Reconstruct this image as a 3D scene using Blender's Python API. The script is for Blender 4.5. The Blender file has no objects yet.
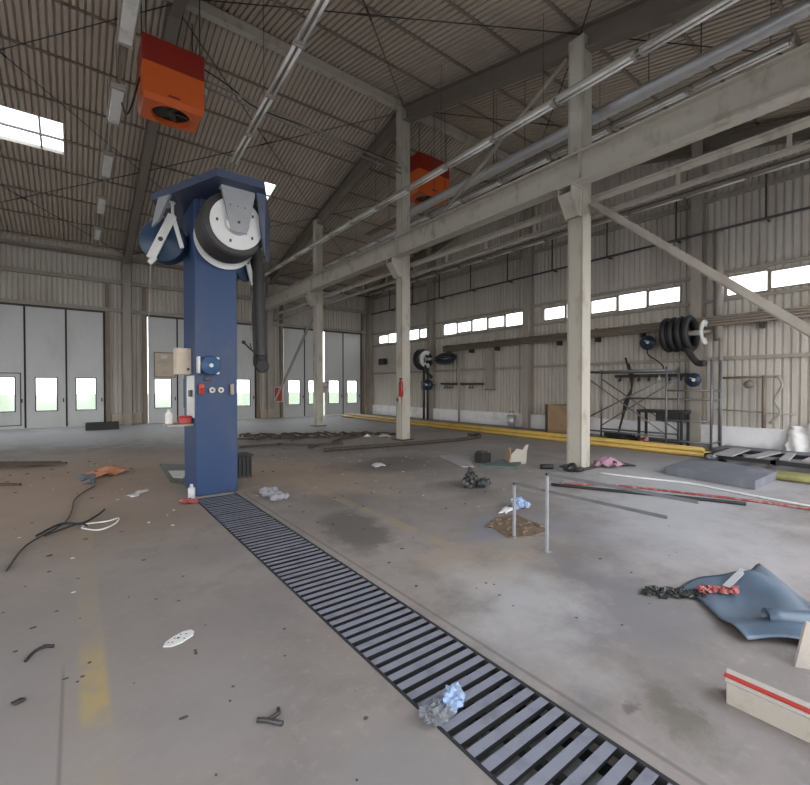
import bpy, bmesh, math, random
from mathutils import Vector, Matrix, noise
PI = math.pi
R = random.Random(7)
S = bpy.context.scene
COL = S.collection

# ------------------------------------------------------------------ helpers
def V(*a): return Vector(a)

class MB:
    """collects shapes; build() links them as one mesh object"""
    def __init__(s): s.bm = bmesh.new()
    def verts(s, vs, fs):
        v = [s.bm.verts.new(p) for p in vs]
        for f in fs:
            try: s.bm.faces.new([v[i] for i in f])
            except ValueError: pass
        return s
    def box(s, x0, y0, z0, x1, y1, z1, bev=0.0):
        if bev <= 0:
            vs = [(x, y, z) for z in (z0, z1) for y in (y0, y1) for x in (x0, x1)]
            return s.verts(vs, [(0,2,3,1),(4,5,7,6),(0,1,5,4),(2,6,7,3),(0,4,6,2),(1,3,7,5)])
        t = bmesh.new(); bmesh.ops.create_cube(t, size=1)
        for v in t.verts:
            v.co = Vector(((x0+x1)/2+v.co.x*(x1-x0), (y0+y1)/2+v.co.y*(y1-y0), (z0+z1)/2+v.co.z*(z1-z0)))
        bmesh.ops.bevel(t, geom=t.edges[:], offset=bev, segments=2, affect='EDGES', profile=.5)
        return s.join(t)
    def join(s, t, mat=None):
        m = {}
        for v in t.verts: m[v] = s.bm.verts.new(mat @ v.co if mat else v.co)
        for f in t.faces:
            try: s.bm.faces.new([m[v] for v in f.verts])
            except ValueError: pass
        t.free(); return s
    def bar(s, p, q, w, h, up=None):
        """rectangular bar from p to q; w across, h along up"""
        p, q = Vector(p), Vector(q); d = (q-p).normalized()
        u = Vector(up) if up else (Vector((0,0,1)) if abs(d.z) < .95 else Vector((0,1,0)))
        a = d.cross(u).normalized(); b = a.cross(d).normalized()
        vs = [c+a*(i*w/2)+b*(j*h/2) for c in (p, q) for i, j in ((-1,-1),(1,-1),(1,1),(-1,1))]
        return s.verts(vs, [(3,2,1,0),(4,5,6,7),(0,1,5,4),(1,2,6,5),(2,3,7,6),(3,0,4,7)])
    def angle(s, p, q, w, t, up):
        """L-section"""
        p, q = Vector(p), Vector(q); d = (q-p).normalized(); u = Vector(up).normalized(); a = d.cross(u).normalized()
        s.bar(p, q, t, w, up); s.bar(p+a*w/2-u*(w/2-t/2), q+a*w/2-u*(w/2-t/2), w, t, up); return s
    def ibeam(s, p, q, w, h, tf, tw, up=(0,0,1)):
        p, q = Vector(p), Vector(q); d = (q-p).normalized(); a = d.cross(Vector(up)).normalized(); u = a.cross(d).normalized()
        s.bar(p, q, tw, h-2*tf, u); o = u*(h/2-tf/2)
        s.bar(p+o, q+o, w, tf, u); s.bar(p-o, q-o, w, tf, u); return s
    def tube(s, pts, r, n=8, caps=True, closed=False):
        pts = [Vector(p) for p in pts]; L = len(pts)
        rs = r if isinstance(r, (list, tuple)) else [r]*L
        rings = []; a = None
        for i, p in enumerate(pts):
            if closed: d = (pts[(i+1) % L]-pts[i-1]).normalized()
            else: d = (pts[min(i+1, L-1)]-pts[max(i-1, 0)]).normalized()
            if a is None:
                a = d.orthogonal().normalized()
            else:
                a = (a-d*a.dot(d)); a = a.normalized() if a.length > 1e-6 else d.orthogonal().normalized()
            b = d.cross(a)
            rings.append([s.bm.verts.new(p+(a*math.cos(2*PI*k/n)+b*math.sin(2*PI*k/n))*rs[i]) for k in range(n)])
        for i in range(L if closed else L-1):
            A, B = rings[i], rings[(i+1) % L]
            for k in range(n):
                f = s.bm.faces.new((A[k], A[(k+1) % n], B[(k+1) % n], B[k])); f.smooth = True
        if caps and not closed:
            s.bm.faces.new(rings[0][::-1]); s.bm.faces.new(rings[-1])
        return s
    def lathe(s, o, axis, prof, n=28, cap0=True, cap1=True, smooth=True):
        """prof = [(distance along axis, radius)...]"""
        o = Vector(o); d = Vector(axis).normalized(); a = d.orthogonal().normalized(); b = d.cross(a); rings = []
        for t, r in prof:
            rings.append([s.bm.verts.new(o+d*t+(a*math.cos(2*PI*k/n)+b*math.sin(2*PI*k/n))*max(r, 1e-4)) for k in range(n)])
        for A, B in zip(rings, rings[1:]):
            for k in range(n):
                f = s.bm.faces.new((A[k], A[(k+1) % n], B[(k+1) % n], B[k])); f.smooth = smooth
        if cap0: s.bm.faces.new(rings[0][::-1])
        if cap1: s.bm.faces.new(rings[-1])
        return s
    def prism(s, poly, off):
        """polygon of 3-D points extruded by the vector off"""
        n = len(poly); off = Vector(off); vs = [Vector(p) for p in poly]+[Vector(p)+off for p in poly]
        return s.verts(vs, [tuple(range(n))[::-1], tuple(range(n, 2*n))]+[(i, (i+1) % n, n+(i+1) % n, n+i) for i in range(n)])
    def sheet(s, fn, nu, nv, thick=.004):
        """thin solid sheet over fn(u,v), u,v in 0..1"""
        g = [[Vector(fn(i/nu, j/nv)) for j in range(nv+1)] for i in range(nu+1)]
        def nrm(i, j):
            a = g[min(i+1, nu)][j]-g[max(i-1, 0)][j]; b = g[i][min(j+1, nv)]-g[i][max(j-1, 0)]
            c = a.cross(b); return c.normalized() if c.length > 1e-9 else Vector((0,0,1))
        T = [[s.bm.verts.new(g[i][j]) for j in range(nv+1)] for i in range(nu+1)]
        B = [[s.bm.verts.new(g[i][j]-nrm(i, j)*thick) for j in range(nv+1)] for i in range(nu+1)]
        def q(*v, sm=True):
            f = s.bm.faces.new(v); f.smooth = sm
        for i in range(nu):
            for j in range(nv):
                q(T[i][j], T[i+1][j], T[i+1][j+1], T[i][j+1]); q(B[i][j+1], B[i+1][j+1], B[i+1][j], B[i][j])
        for i in range(nu):
            q(T[i+1][0], T[i][0], B[i][0], B[i+1][0], sm=False); q(T[i][nv], T[i+1][nv], B[i+1][nv], B[i][nv], sm=False)
        for j in range(nv):
            q(T[0][j], T[0][j+1], B[0][j+1], B[0][j], sm=False); q(T[nu][j+1], T[nu][j], B[nu][j], B[nu][j+1], sm=False)
        return s
    def lump(s, c, r, seed=0, amp=.3, sub=2):
        """irregular creased lump"""
        t = bmesh.new(); bmesh.ops.create_icosphere(t, subdivisions=max(sub, 1), radius=1); o = Vector((seed*3.7 % 50, seed*1.9 % 50, seed*.7))
        for v in t.verts:
            p = v.co*1.4+o; d = 1+amp*(1.1*noise.noise(p)+(.9*(abs(noise.noise(p*2.3))*2-.6) if sub > 1 else 0)+(.35*noise.noise(p*6) if sub > 2 else 0))
            z = v.co.z*d
            v.co = Vector((c[0]+v.co.x*d*r[0], c[1]+v.co.y*d*r[1], c[2]+z*r[2]))
        return s.join(t)
    def build(s, name, mat, parent=None, label=None):
        me = bpy.data.meshes.new(name); bmesh.ops.recalc_face_normals(s.bm, faces=s.bm.faces[:])
        w = Vector((0,0,0)); p = parent
        while p: w = w+p.location; p = p.parent
        if parent is None:
            xs = [v.co for v in s.bm.verts]
            if xs: w = Vector(((min(c.x for c in xs)+max(c.x for c in xs))/2, (min(c.y for c in xs)+max(c.y for c in xs))/2, min(c.z for c in xs)))
        for v in s.bm.verts: v.co -= w
        s.bm.to_mesh(me); s.bm.free()
        me.materials.append(mat)
        o = bpy.data.objects.new(name, me); COL.objects.link(o)
        if parent: o.parent = parent
        else: o.location = w
        if label: o['label'] = label
        return o

def tag(o, label, cat, group=None, kind=None):
    o['label'] = label; o['category'] = cat
    if group: o['group'] = group
    if kind: o['kind'] = kind
    return o
def thing(name, loc, label, cat, group=None):
    o = bpy.data.objects.new(name, None); o.empty_display_size = .1; COL.objects.link(o); o.location = loc
    return tag(o, label, cat, group)
def struct(o):
    o['kind'] = 'structure'; return o
def copy_tree(o, parent=None):
    c = o.copy(); COL.objects.link(c); c.parent = parent
    for ch in list(o.children): copy_tree(ch, c)
    return c
def sag(p, q, drop, n=10):
    p, q = Vector(p), Vector(q)
    return [p.lerp(q, i/n)-Vector((0,0,drop*4*(i/n)*(1-i/n))) for i in range(n+1)]
def smooth(pts, k=4):
    P = [Vector(p) for p in pts]; out = []
    for i in range(len(P)-1):
        a, b, c, d = P[max(i-1, 0)], P[i], P[i+1], P[min(i+2, len(P)-1)]
        for j in range(k):
            t = j/k
            out.append(.5*((2*b)+(c-a)*t+(2*a-5*b+4*c-d)*t*t+(3*b-a-3*c+d)*t**3))
    out.append(P[-1]); return out

# ------------------------------------------------------------------ materials
class NT:
    def __init__(s, name):
        s.m = bpy.data.materials.new(name); s.m.use_nodes = True; s.t = s.m.node_tree; s.n = s.t.nodes; s.n.clear()
        s.out = s.n.new('ShaderNodeOutputMaterial'); s.b = s.n.new('ShaderNodeBsdfPrincipled')
        s.t.links.new(s.b.outputs[0], s.out.inputs[0])
    def new(s, t, **k):
        n = s.n.new(t)
        for a, b in k.items(): setattr(n, a, b)
        return n
    def put(s, sock, v):
        if hasattr(v, 'links') or hasattr(v, 'is_linked'): s.t.links.new(v, sock)
        else: sock.default_value = v
    def math(s, op, a, b=0.0, c=None, clamp=False):
        n = s.new('ShaderNodeMath', operation=op); n.use_clamp = clamp
        s.put(n.inputs[0], a); s.put(n.inputs[1], b)
        if c is not None: s.put(n.inputs[2], c)
        return n.outputs[0]
    def vec(s, op, a, b):
        n = s.new('ShaderNodeVectorMath', operation=op); s.put(n.inputs[0], a); s.put(n.inputs[1], b)
        return n.outputs['Value'] if op in ('LENGTH', 'DOT_PRODUCT') else n.outputs[0]
    def noise(s, co, scale, detail=4, rough=.55):
        n = s.new('ShaderNodeTexNoise'); s.t.links.new(co, n.inputs['Vector']); n.inputs['Scale'].default_value = scale
        n.inputs['Detail'].default_value = detail; n.inputs['Roughness'].default_value = rough
        return n.outputs['Fac']
    def ramp(s, f, a, b):
        n = s.new('ShaderNodeMapRange'); n.interpolation_type = 'SMOOTHSTEP'
        s.put(n.inputs['Value'], f); n.inputs['From Min'].default_value = a; n.inputs['From Max'].default_value = b
        return n.outputs[0]
    def mix(s, f, a, b):
        n = s.new('ShaderNodeMix', data_type='RGBA'); s.put(n.inputs[0], f)
        for sk, v in ((n.inputs[6], a), (n.inputs[7], b)):
            if isinstance(v, tuple): sk.default_value = (*v[:3], 1)
            else: s.t.links.new(v, sk)
        return n.outputs[2]
    def col(s, c, rough=.6, metal=0.0):
        if isinstance(c, tuple): s.b.inputs['Base Color'].default_value = (*c[:3], 1)
        else: s.t.links.new(c, s.b.inputs['Base Color'])
        s.put(s.b.inputs['Roughness'], rough); s.b.inputs['Metallic'].default_value = metal
    def bump(s, h, st=.2, d=.01):
        n = s.new('ShaderNodeBump'); n.inputs['Strength'].default_value = st; n.inputs['Distance'].default_value = d
        s.t.links.new(h, n.inputs['Height']); s.t.links.new(n.outputs[0], s.b.inputs['Normal'])
    def pos(s): return s.new('ShaderNodeNewGeometry').outputs['Position']

def M(name, c, rough=.6, metal=0., dirt=None, amt=.6, scale=3., streak=1.0, lo=.45, hi=.75):
    """paint with patchy dirt; streak < 1 stretches the dirt vertically"""
    t = NT(name); p = t.pos()
    if streak != 1.0: p2 = t.vec('MULTIPLY', p, (1, 1, streak))
    else: p2 = p
    f = t.noise(p2, scale, 6, .6); g = t.noise(p, scale*7, 3)
    d = dirt or tuple(x*.55 for x in c)
    k = t.math('MULTIPLY', t.ramp(f, lo, hi), amt)
    cc = t.mix(k, c, d)
    cc = t.mix(t.math('MULTIPLY', t.ramp(g, .3, .8), .18), cc, tuple(x*.75 for x in c))
    t.col(cc, rough, metal); return t.m

m = {}
m['roof'] = M('roof_sheet_paint', (.485,.41,.335), .6, dirt=(.34,.28,.225), scale=.8, amt=.6)
m['wall'] = M('wall_sheet_paint', (.55,.51,.45), .55, dirt=(.32,.28,.23), scale=1.2, streak=.25, amt=.6)
m['cream'] = M('cream_steel_paint', (.46,.425,.355), .5, dirt=(.22,.175,.125), scale=3.2, streak=.5, amt=.75, lo=.5, hi=.75)
m['brown'] = M('brown_steel_paint', (.215,.175,.135), .55, dirt=(.14,.11,.085), scale=2)
m['gapshade'] = M('black_gap_shade', (.022,.021,.022), .7, dirt=(.04,.035,.03), scale=6)  # painted shade for the grate bar sides and edge rails
m['rafter'] = M('rafter_steel_paint', (.19,.16,.13), .55, dirt=(.13,.105,.085), scale=2)
m['bracket'] = M('dull_galvanised_plate', (.33,.34,.35), .45, .3, dirt=(.22,.22,.22), scale=4, amt=.4)
m['yard'] = M('bounce_yard_concrete', (.46,.45,.43), .95, dirt=(.36,.35,.33), scale=.3)
m['bluedim'] = M('dull_blue_reel_disc', (.028,.058,.11), .45)
m['purlin_shade_strip'] = M('purlin_steel_paint', (.13,.105,.082), .6, dirt=(.09,.07,.055))
m['navy'] = M('navy_reel_plastic', (.022,.035,.06), .4)
m['greysteel'] = M('grey_steel_paint', (.34,.305,.26), .5, dirt=(.2,.17,.14), scale=2, streak=.4)
m['tan'] = M('tan_plinth_paint', (.46,.39,.29), .7, dirt=(.3,.24,.17), scale=3)
m['door'] = M('door_grey_paint', (.60,.61,.60), .45, dirt=(.45,.45,.44), scale=1.5, streak=.3, amt=.45)
m['seal'] = M('black_rubber_seal', (.025,.024,.023), .7)
m['plinth'] = M('white_plinth_paint', (.80,.80,.80), .7, dirt=(.5,.48,.46), scale=2.5, amt=.6)
m['blue'] = M('blue_post_paint', (.010,.040,.122), .5, dirt=(.05,.066,.10), scale=2.2, amt=.5, streak=.5)
m['bluedark'] = M('dark_blue_plate_paint', (.045,.06,.11), .45, dirt=(.03,.035,.05), scale=3)
m['bluereel'] = M('blue_reel_plastic', (.05,.11,.22), .35)
m['orange'] = M('orange_heater_paint', (.72,.13,.02), .45, dirt=(.5,.1,.03), scale=3, amt=.4)
m['red'] = M('dark_red_heater_paint', (.30,.022,.012), .45, dirt=(.2,.02,.015), scale=3, amt=.4)
m['redbright'] = M('red_plastic', (.42,.035,.025), .4)
m['black'] = M('black_rubber', (.018,.018,.019), .6)
m['hose'] = M('dark_grey_hose', (.035,.032,.03), .55)
m['whitem'] = M('white_metal', (.68,.68,.66), .4, dirt=(.45,.43,.4), amt=.4)
m['galv'] = M('galvanised_metal', (.58,.58,.58), .4, .45, dirt=(.4,.4,.4), amt=.4, scale=4)
m['tubewhite'] = M('unlit_white_tube_glass', (.8,.78,.73), .25)
m['fitting'] = M('light_fitting_metal', (.38,.35,.31), .45, dirt=(.24,.22,.19))
m['conduit'] = M('grey_conduit', (.32,.30,.27), .45, .3)
m['dark'] = M('dark_steel', (.05,.048,.046), .5, .3, dirt=(.09,.07,.055))
m['scaff'] = M('scaffold_grey_tube', (.17,.175,.185), .45, .4, dirt=(.1,.08,.07), scale=5)
m['yellow'] = M('yellow_pipe_paint', (.50,.325,.065), .5, dirt=(.27,.18,.06), scale=1.6, amt=.7)
m['lime'] = M('lime_pipe_paint', (.60,.57,.24), .5)
m['grate'] = M('worn_grate_steel', (.25,.255,.295), .45, .1, dirt=(.13,.13,.15), scale=7, amt=.7)
m['card'] = M('brown_cardboard', (.36,.24,.14), .85)
m['cardpale'] = M('pale_cardboard', (.44,.40,.34), .85, dirt=(.3,.26,.22), scale=8)
m['paper'] = M('dirty_white_paper', (.72,.71,.68), .8, dirt=(.5,.47,.42), amt=.5, scale=8)
m['wood'] = M('weathered_wood', (.065,.048,.036), .8, dirt=(.13,.10,.075), scale=6)
m['plank'] = M('grey_board', (.34,.32,.31), .75, dirt=(.2,.18,.17), scale=6)
m['slab'] = M('slate_grey_slab', (.15,.155,.175), .7, dirt=(.26,.26,.28), scale=2, amt=.7)
m['glove'] = M('grey_cloth_roll', (.27,.27,.28), .9, dirt=(.15,.145,.145), scale=10)
m['beige'] = M('beige_cabinet_paint', (.62,.52,.40), .55)
m['tarp'] = M('grey_blue_plastic', (.085,.125,.165), .35, dirt=(.12,.12,.14), scale=5, amt=.7)
m['blueplast'] = M('pale_blue_plastic', (.28,.38,.55), .3, dirt=(.5,.55,.62), scale=12, amt=.7)
m['rag'] = M('grey_rag_cloth', (.15,.155,.165), .9, dirt=(.4,.4,.42), scale=18, amt=.6)
m['redrag'] = M('red_cloth', (.30,.06,.055), .9, dirt=(.55,.42,.38), scale=14, amt=.8)
m['pink'] = M('pink_cloth', (.42,.24,.30), .9, dirt=(.3,.2,.25), scale=10)
m['tar'] = M('black_plastic_bag', (.028,.03,.027), .4)
m['green'] = M('dull_green_sheet', (.075,.12,.10), .6, dirt=(.2,.2,.18), scale=6)
m['orangerag'] = M('orange_cloth', (.50,.22,.11), .9, dirt=(.6,.4,.28), scale=9, amt=.7)
m['dirt'] = M('brown_dirt', (.17,.12,.075), .95, dirt=(.09,.06,.04), scale=14)
m['chips'] = M('floor_chips', (.07,.06,.05), .9)
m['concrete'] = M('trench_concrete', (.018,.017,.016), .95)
m['grass'] = M('grass_outside', (.125,.15,.08), .95, dirt=(.17,.16,.12), scale=.6)
m['bottle'] = M('clear_grey_bottle', (.5,.52,.52), .2)
m['gauge'] = M('cream_gauge_face', (.62,.58,.47), .4)

def glass():
    t = NT('window_glass'); tr = t.new('ShaderNodeBsdfTransparent'); gl = t.new('ShaderNodeBsdfGlossy')
    tr.inputs[0].default_value = (.96,.98,.97,1); gl.inputs['Roughness'].default_value = .05
    mx = t.new('ShaderNodeMixShader'); mx.inputs[0].default_value = .05; t.t.links.new(tr.outputs[0], mx.inputs[1]); t.t.links.new(gl.outputs[0], mx.inputs[2])
    t.t.links.new(mx.outputs[0], t.out.inputs[0]); return t.m
m['glass'] = glass()

def floor_mat():
    t = NT('stained_concrete_floor'); p = t.pos()
    n1 = t.noise(p, .45, 6, .6); n2 = t.noise(p, 2.3, 6, .65); n3 = t.noise(p, 14, 4, .6); n4 = t.noise(p, 60, 2)
    c = t.mix(t.ramp(n1, .35, .68), (.30,.262,.232), (.21,.18,.158))
    c = t.mix(t.math('MULTIPLY', t.ramp(n2, .46, .68), .75), c, (.20,.18,.16))
    c = t.mix(t.math('MULTIPLY', t.ramp(n3, .52, .75), .35), c, (.37,.34,.315))
    c = t.mix(t.math('MULTIPLY', t.ramp(n4, .55, .8), .25), c, (.17,.155,.14))
    wob = t.math('MULTIPLY', t.math('SUBTRACT', n2, .5), .9)
    def blotch(c, x, y, rx, ry, ang, colr, amt, soft=.6, wb=1.0):  # soft ellipse, for real stains and for painted door light
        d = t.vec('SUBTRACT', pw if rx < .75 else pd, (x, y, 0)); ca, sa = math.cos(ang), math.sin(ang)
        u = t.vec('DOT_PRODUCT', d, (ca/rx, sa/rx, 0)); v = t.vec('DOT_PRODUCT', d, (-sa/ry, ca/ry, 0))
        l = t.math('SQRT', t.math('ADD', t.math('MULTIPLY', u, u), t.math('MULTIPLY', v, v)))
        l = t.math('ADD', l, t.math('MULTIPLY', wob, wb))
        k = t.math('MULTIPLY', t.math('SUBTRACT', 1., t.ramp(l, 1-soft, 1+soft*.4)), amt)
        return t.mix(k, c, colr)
    wn = t.new('ShaderNodeTexNoise'); t.t.links.new(p, wn.inputs['Vector']); wn.inputs['Scale'].default_value = 1.3; wn.inputs['Detail'].default_value = 7; wn.inputs['Roughness'].default_value = .68
    po = t.vec('MULTIPLY', t.vec('SUBTRACT', wn.outputs['Color'], (.5,.5,.5)), (1.5,1.5,0)); pd = t.vec('ADD', p, po)
    pw = t.vec('ADD', p, t.vec('MULTIPLY', po, (.7,.7,0)))
    for s in STAINS_AND_LIGHT: c = blotch(c, *s)
    # worn yellow lane paint and slab joints: marks that stay put
    sep = t.new('ShaderNodeSeparateXYZ'); t.t.links.new(p, sep.inputs[0]); X, Y = sep.outputs[0], sep.outputs[1]
    def band(x0, x1, y0, y1, e=.02):
        k = t.math('MULTIPLY', t.ramp(X, x0-e, x0+e), t.math('SUBTRACT', 1., t.ramp(X, x1-e, x1+e)))
        return t.math('MULTIPLY', k, t.math('MULTIPLY', t.ramp(Y, y0-.15, y0+.15), t.math('SUBTRACT', 1., t.ramp(Y, y1-.15, y1+.15))))
    w1 = t.ramp(n2, .36, .6)
    for (x0, x1, y0, y1, a, cc) in BANDS:
        c = t.mix(t.math('MULTIPLY', t.math('MULTIPLY', band(x0, x1, y0, y1), w1), a), c, cc)
    for (x0, x1, y0, y1) in JOINTS:
        c = t.mix(t.math('MULTIPLY', band(x0, x1, y0, y1, .008), .55), c, (.11,.10,.095))
    rough = t.math('SUBTRACT', .80, t.math('MULTIPLY', n2, .22))
    t.col(c, rough); t.bump(n3, .15, .01); return t.m
DK = (.12,.105,.09); BR = (.27,.19,.12); PALE = (.50,.49,.48)
STAINS_AND_LIGHT = [ (3.45,1.9,1.0,.42,.75,(.15,.14,.145),.7,.8), (3.2,1.25,.5,.25,.4,(.14,.13,.13),.6,.8), (4.6,2.6,.8,.4,.8,(.19,.18,.185),.6,.8), (.4,1.3,1.2,.6,0,(.17,.16,.155),.55,.9), (1.0,3.2,.7,.5,.3,(.19,.17,.16),.5,.9), (5.3,7.4,1.3,.9,.2,DK,.7,.6), (5.0,5.3,.5,.35,.2,DK,.6,.6), (3.05,2.2,.45,.3,.6,(.22,.21,.2),.5,.7), (1.0,4.6,.5,.5,0,(.22,.2,.19),.5,.8), (.6,2.4,.4,.4,0,(.24,.23,.22),.5,.8), (1.0,1.5,.5,.3,0,(.24,.23,.22),.5,.8), (-.3,3.6,.4,.9,0,(.23,.215,.20),.5,.8), # x, y, rx, ry, angle, colour, amount, softness
    (-.5,9.6,3.4,4.4,0,(.40,.285,.20),.85,.8), (3.4,7.8,1.6,2.4,.3,(.40,.29,.20),.7,.8), (.3,6.3,1.3,1.1,0,(.24,.18,.13),.45,.8), (-.2,3.0,1.2,2.5,0,(.28,.245,.22),.6,.8),
    (2.55,4.3,.42,.75,-.25,DK,.85,.4,.6), (3.1,5.6,.5,.55,0,DK,.45,.6), (5.3,7.8,1.6,.85,.2,DK,.6,.7), (6.2,6.8,1.3,.6,.5,DK,.4,.7),
    (4.05,3.25,.75,.55,0,(.22,.22,.25),.7,.35), (5.5,2.6,1.1,.6,.9,(.2,.19,.19),.45,.5), (5.2,4.9,.9,.35,.7,DK,.5,.6),
    (3.25,1.6,.8,.45,.4,(.2,.19,.19),.4,.8), (2.95,1.15,.7,.28,.5,(.2,.18,.17),.4,.8), (2.45,.88,.30,.14,.9,(.13,.115,.085),.75,.7),
    (2.18,1.02,.09,.07,0,DK,.8,.6,.5), (2.06,1.22,.14,.1,0,(.17,.165,.16),.6,.8,.5), (2.9,3.0,.5,.35,.3,(.40,.31,.2),.35,.8),
    (3.5,2.75,.9,.3,.5,(.38,.3,.2),.4,.8), (6.5,18,7,4.6,0,(.56,.55,.55),.9,.8), (0,19,6,4.0,0,(.54,.53,.54),.85,.8),  # last two: light from the back doors, painted as paler floor
    (8.8,3.3,3,2.2,0,(.50,.495,.50),.75,.9), (6.2,2.4,2.4,1.2,.5,(.46,.455,.46),.65,.9), (2.6,2.0,.9,.5,.9,(.46,.45,.445),.6,.9),  # broad pale patches across the near right floor
    (11.8,3.5,2.6,3,0,(.24,.23,.23),.5,.7), (13,9,1.5,8,0,(.22,.2,.19),.5,.7), (-.6,2.4,.5,1.5,0,(.24,.23,.22),.4,.8), (7,10.8,2.4,1.1,.1,(.31,.26,.21),.6,.8)]
BANDS = [(.01,.13,2.6,3.3,.75,(.42,.30,.09)), (.0,.14,1.2,7,.35,(.36,.29,.17)), (3.0,3.16,3.3,7.4,.4,(.42,.31,.15)), (-.1,.0,.5,9,.25,(.3,.24,.18))]
JOINTS = [(-.075,-.06,.4,3.2), (2.05,2.075,.3,6.9), (-3.6,-3.58,-1,20), (5.6,5.62,3.5,20)]
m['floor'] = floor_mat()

# ------------------------------------------------------------------ building grid
XL, XC, XR = 1.82, 8.16, 14.6          # frame lines across
XW = -10.9                              # left wall
Y0, Y1, Y2, YB, YF = 4.88, 10.82, 16.76, 22.7, -1.05
ZR, SL = 10.45, .248
def roofz(y): return ZR-SL*abs(y-Y1)

def corr(mb, u0, u1, place, lo, hi, opens=(), per=.17, dep=.045):
    """trapezoid sheet: place(u, d, w) gives the point; lo(u), hi(u) limits; opens = (ua, ub, wa, wb)"""
    us = []
    k = math.floor(u0/per)
    while k*per < u1:
        for f, d in ((0,1),(.60,1),(.70,0),(.90,0)):
            us.append(((k+f)*per, d*dep))
        k += 1
    us.append((k*per, 0.))
    def dd(u):
        for (a, x), (b, y) in zip(us, us[1:]):
            if a-1e-9 <= u <= b+1e-9: return x+(y-x)*(u-a)/max(b-a, 1e-9)
        return 0.
    brk = {round(u, 5) for u, _ in us if u0 < u < u1} | {u0, u1}
    for o in opens: brk |= {min(max(o[0], u0), u1), min(max(o[1], u0), u1)}
    L = sorted(brk); D = {u: dd(u) for u in L}
    for a, b in zip(L, L[1:]):
        if b-a < 1e-6: continue
        c = (a+b)/2; cuts = sorted([(o[2], o[3]) for o in opens if o[0] <= c <= o[1]])
        segs = []; ca, cb = lo(a), lo(b)
        for wa, wb in cuts:
            segs.append((ca, cb, wa, wa)); ca = cb = wb
        segs.append((ca, cb, hi(a), hi(b)))
        for (x, y, z, w) in segs:
            if z-x < 1e-4 and w-y < 1e-4: continue
            mb.verts([place(a, D[a], x), place(b, D[b], y), place(b, D[b], w), place(a, D[a], z)], [(0,1,2,3)])

# floor with the drain slot left open
DX0, DX1, DY0, DY1 = 1.38, 1.98, -.6, 7.0
fb = MB()
for a in ((XW, YF, DX0, YB), (DX1, YF, XR, YB), (DX0, YF, DX1, DY0), (DX0, DY1, DX1, YB)):
    fb.box(a[0], a[1], -.12, a[2], a[3], 0)
bmesh.ops.remove_doubles(fb.bm, verts=fb.bm.verts[:], dist=1e-5)
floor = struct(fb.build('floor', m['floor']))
tb = MB()
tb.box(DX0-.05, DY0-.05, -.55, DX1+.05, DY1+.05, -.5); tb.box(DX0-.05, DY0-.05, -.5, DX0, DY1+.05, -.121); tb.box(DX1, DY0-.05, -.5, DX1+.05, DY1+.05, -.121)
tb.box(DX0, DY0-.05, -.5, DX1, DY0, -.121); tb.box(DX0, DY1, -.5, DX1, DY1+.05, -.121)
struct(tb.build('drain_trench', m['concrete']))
gb = MB(); gb.box(-60, -45, -.3, 75, YB+2.5, -.2)
struct(gb.build('bounce_yard_ground', m['yard']))  # unseen pale yard, added to bounce daylight up to the roof
gb = MB(); gb.box(-60, YB+2.5, -.3, 75, 140, -.2)
struct(gb.build('grass_ground', m['grass']))

# door groups on the back wall (x start, x end)
GR = [(-4.13, 1.01), (2.62, 7.46), (8.98, 13.86)]
ZD = 4.85
back_open = [(a, b, 0, ZD) for a, b in GR]+[(-10.4, -5.4, 0, ZD)]
wb = MB(); corr(wb, XW, XR, lambda u, d, w: (u, YB+.04-d, w), lambda u: 0, lambda u: roofz(YB)+.05, back_open)
wall_back = struct(wb.build('wall_back', m['wall']))
def child(mb, name, mat, par): return mb.build(name, mat, par)
for z, h in ((7.28,.10), (6.2,.16), (4.97,.14)):
    child(MB().box(XW, YB-.16, z-h/2, XR-.1, YB-.002, z+h/2), 'girt', m['greysteel'], wall_back)
for x in (-4.55, XL, XC, XR-.16):
    child(MB().ibeam((x, YB-.19, 0), (x, YB-.19, 7.42), .30, .34, .03, .16, (0,1,0)), 'wall_column', m['greysteel'], wall_back)
for g in GR:
    for x in (g[0]-.12, g[1]+.12):
        child(MB().box(x-.08, YB-.14, 0, x+.08, YB-.002, 6.12), 'door_post', m['brown'], wall_back)
        s = -1 if x < (g[0]+g[1])/2 else 1
    for x0, x1 in ((g[0]-.68, g[0]-.24), (g[1]+.24, g[1]+.68)):
        child(MB().box(x0, YB-.12, 0, x1, YB-.002, .48, .01), 'base_block', m['tan'], wall_back)
child(MB().tube([(XW, YB-.3, 7.12), (XR-.3, YB-.3, 7.12)], .045), 'eave_pipe', m['brown'], wall_back)

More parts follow.
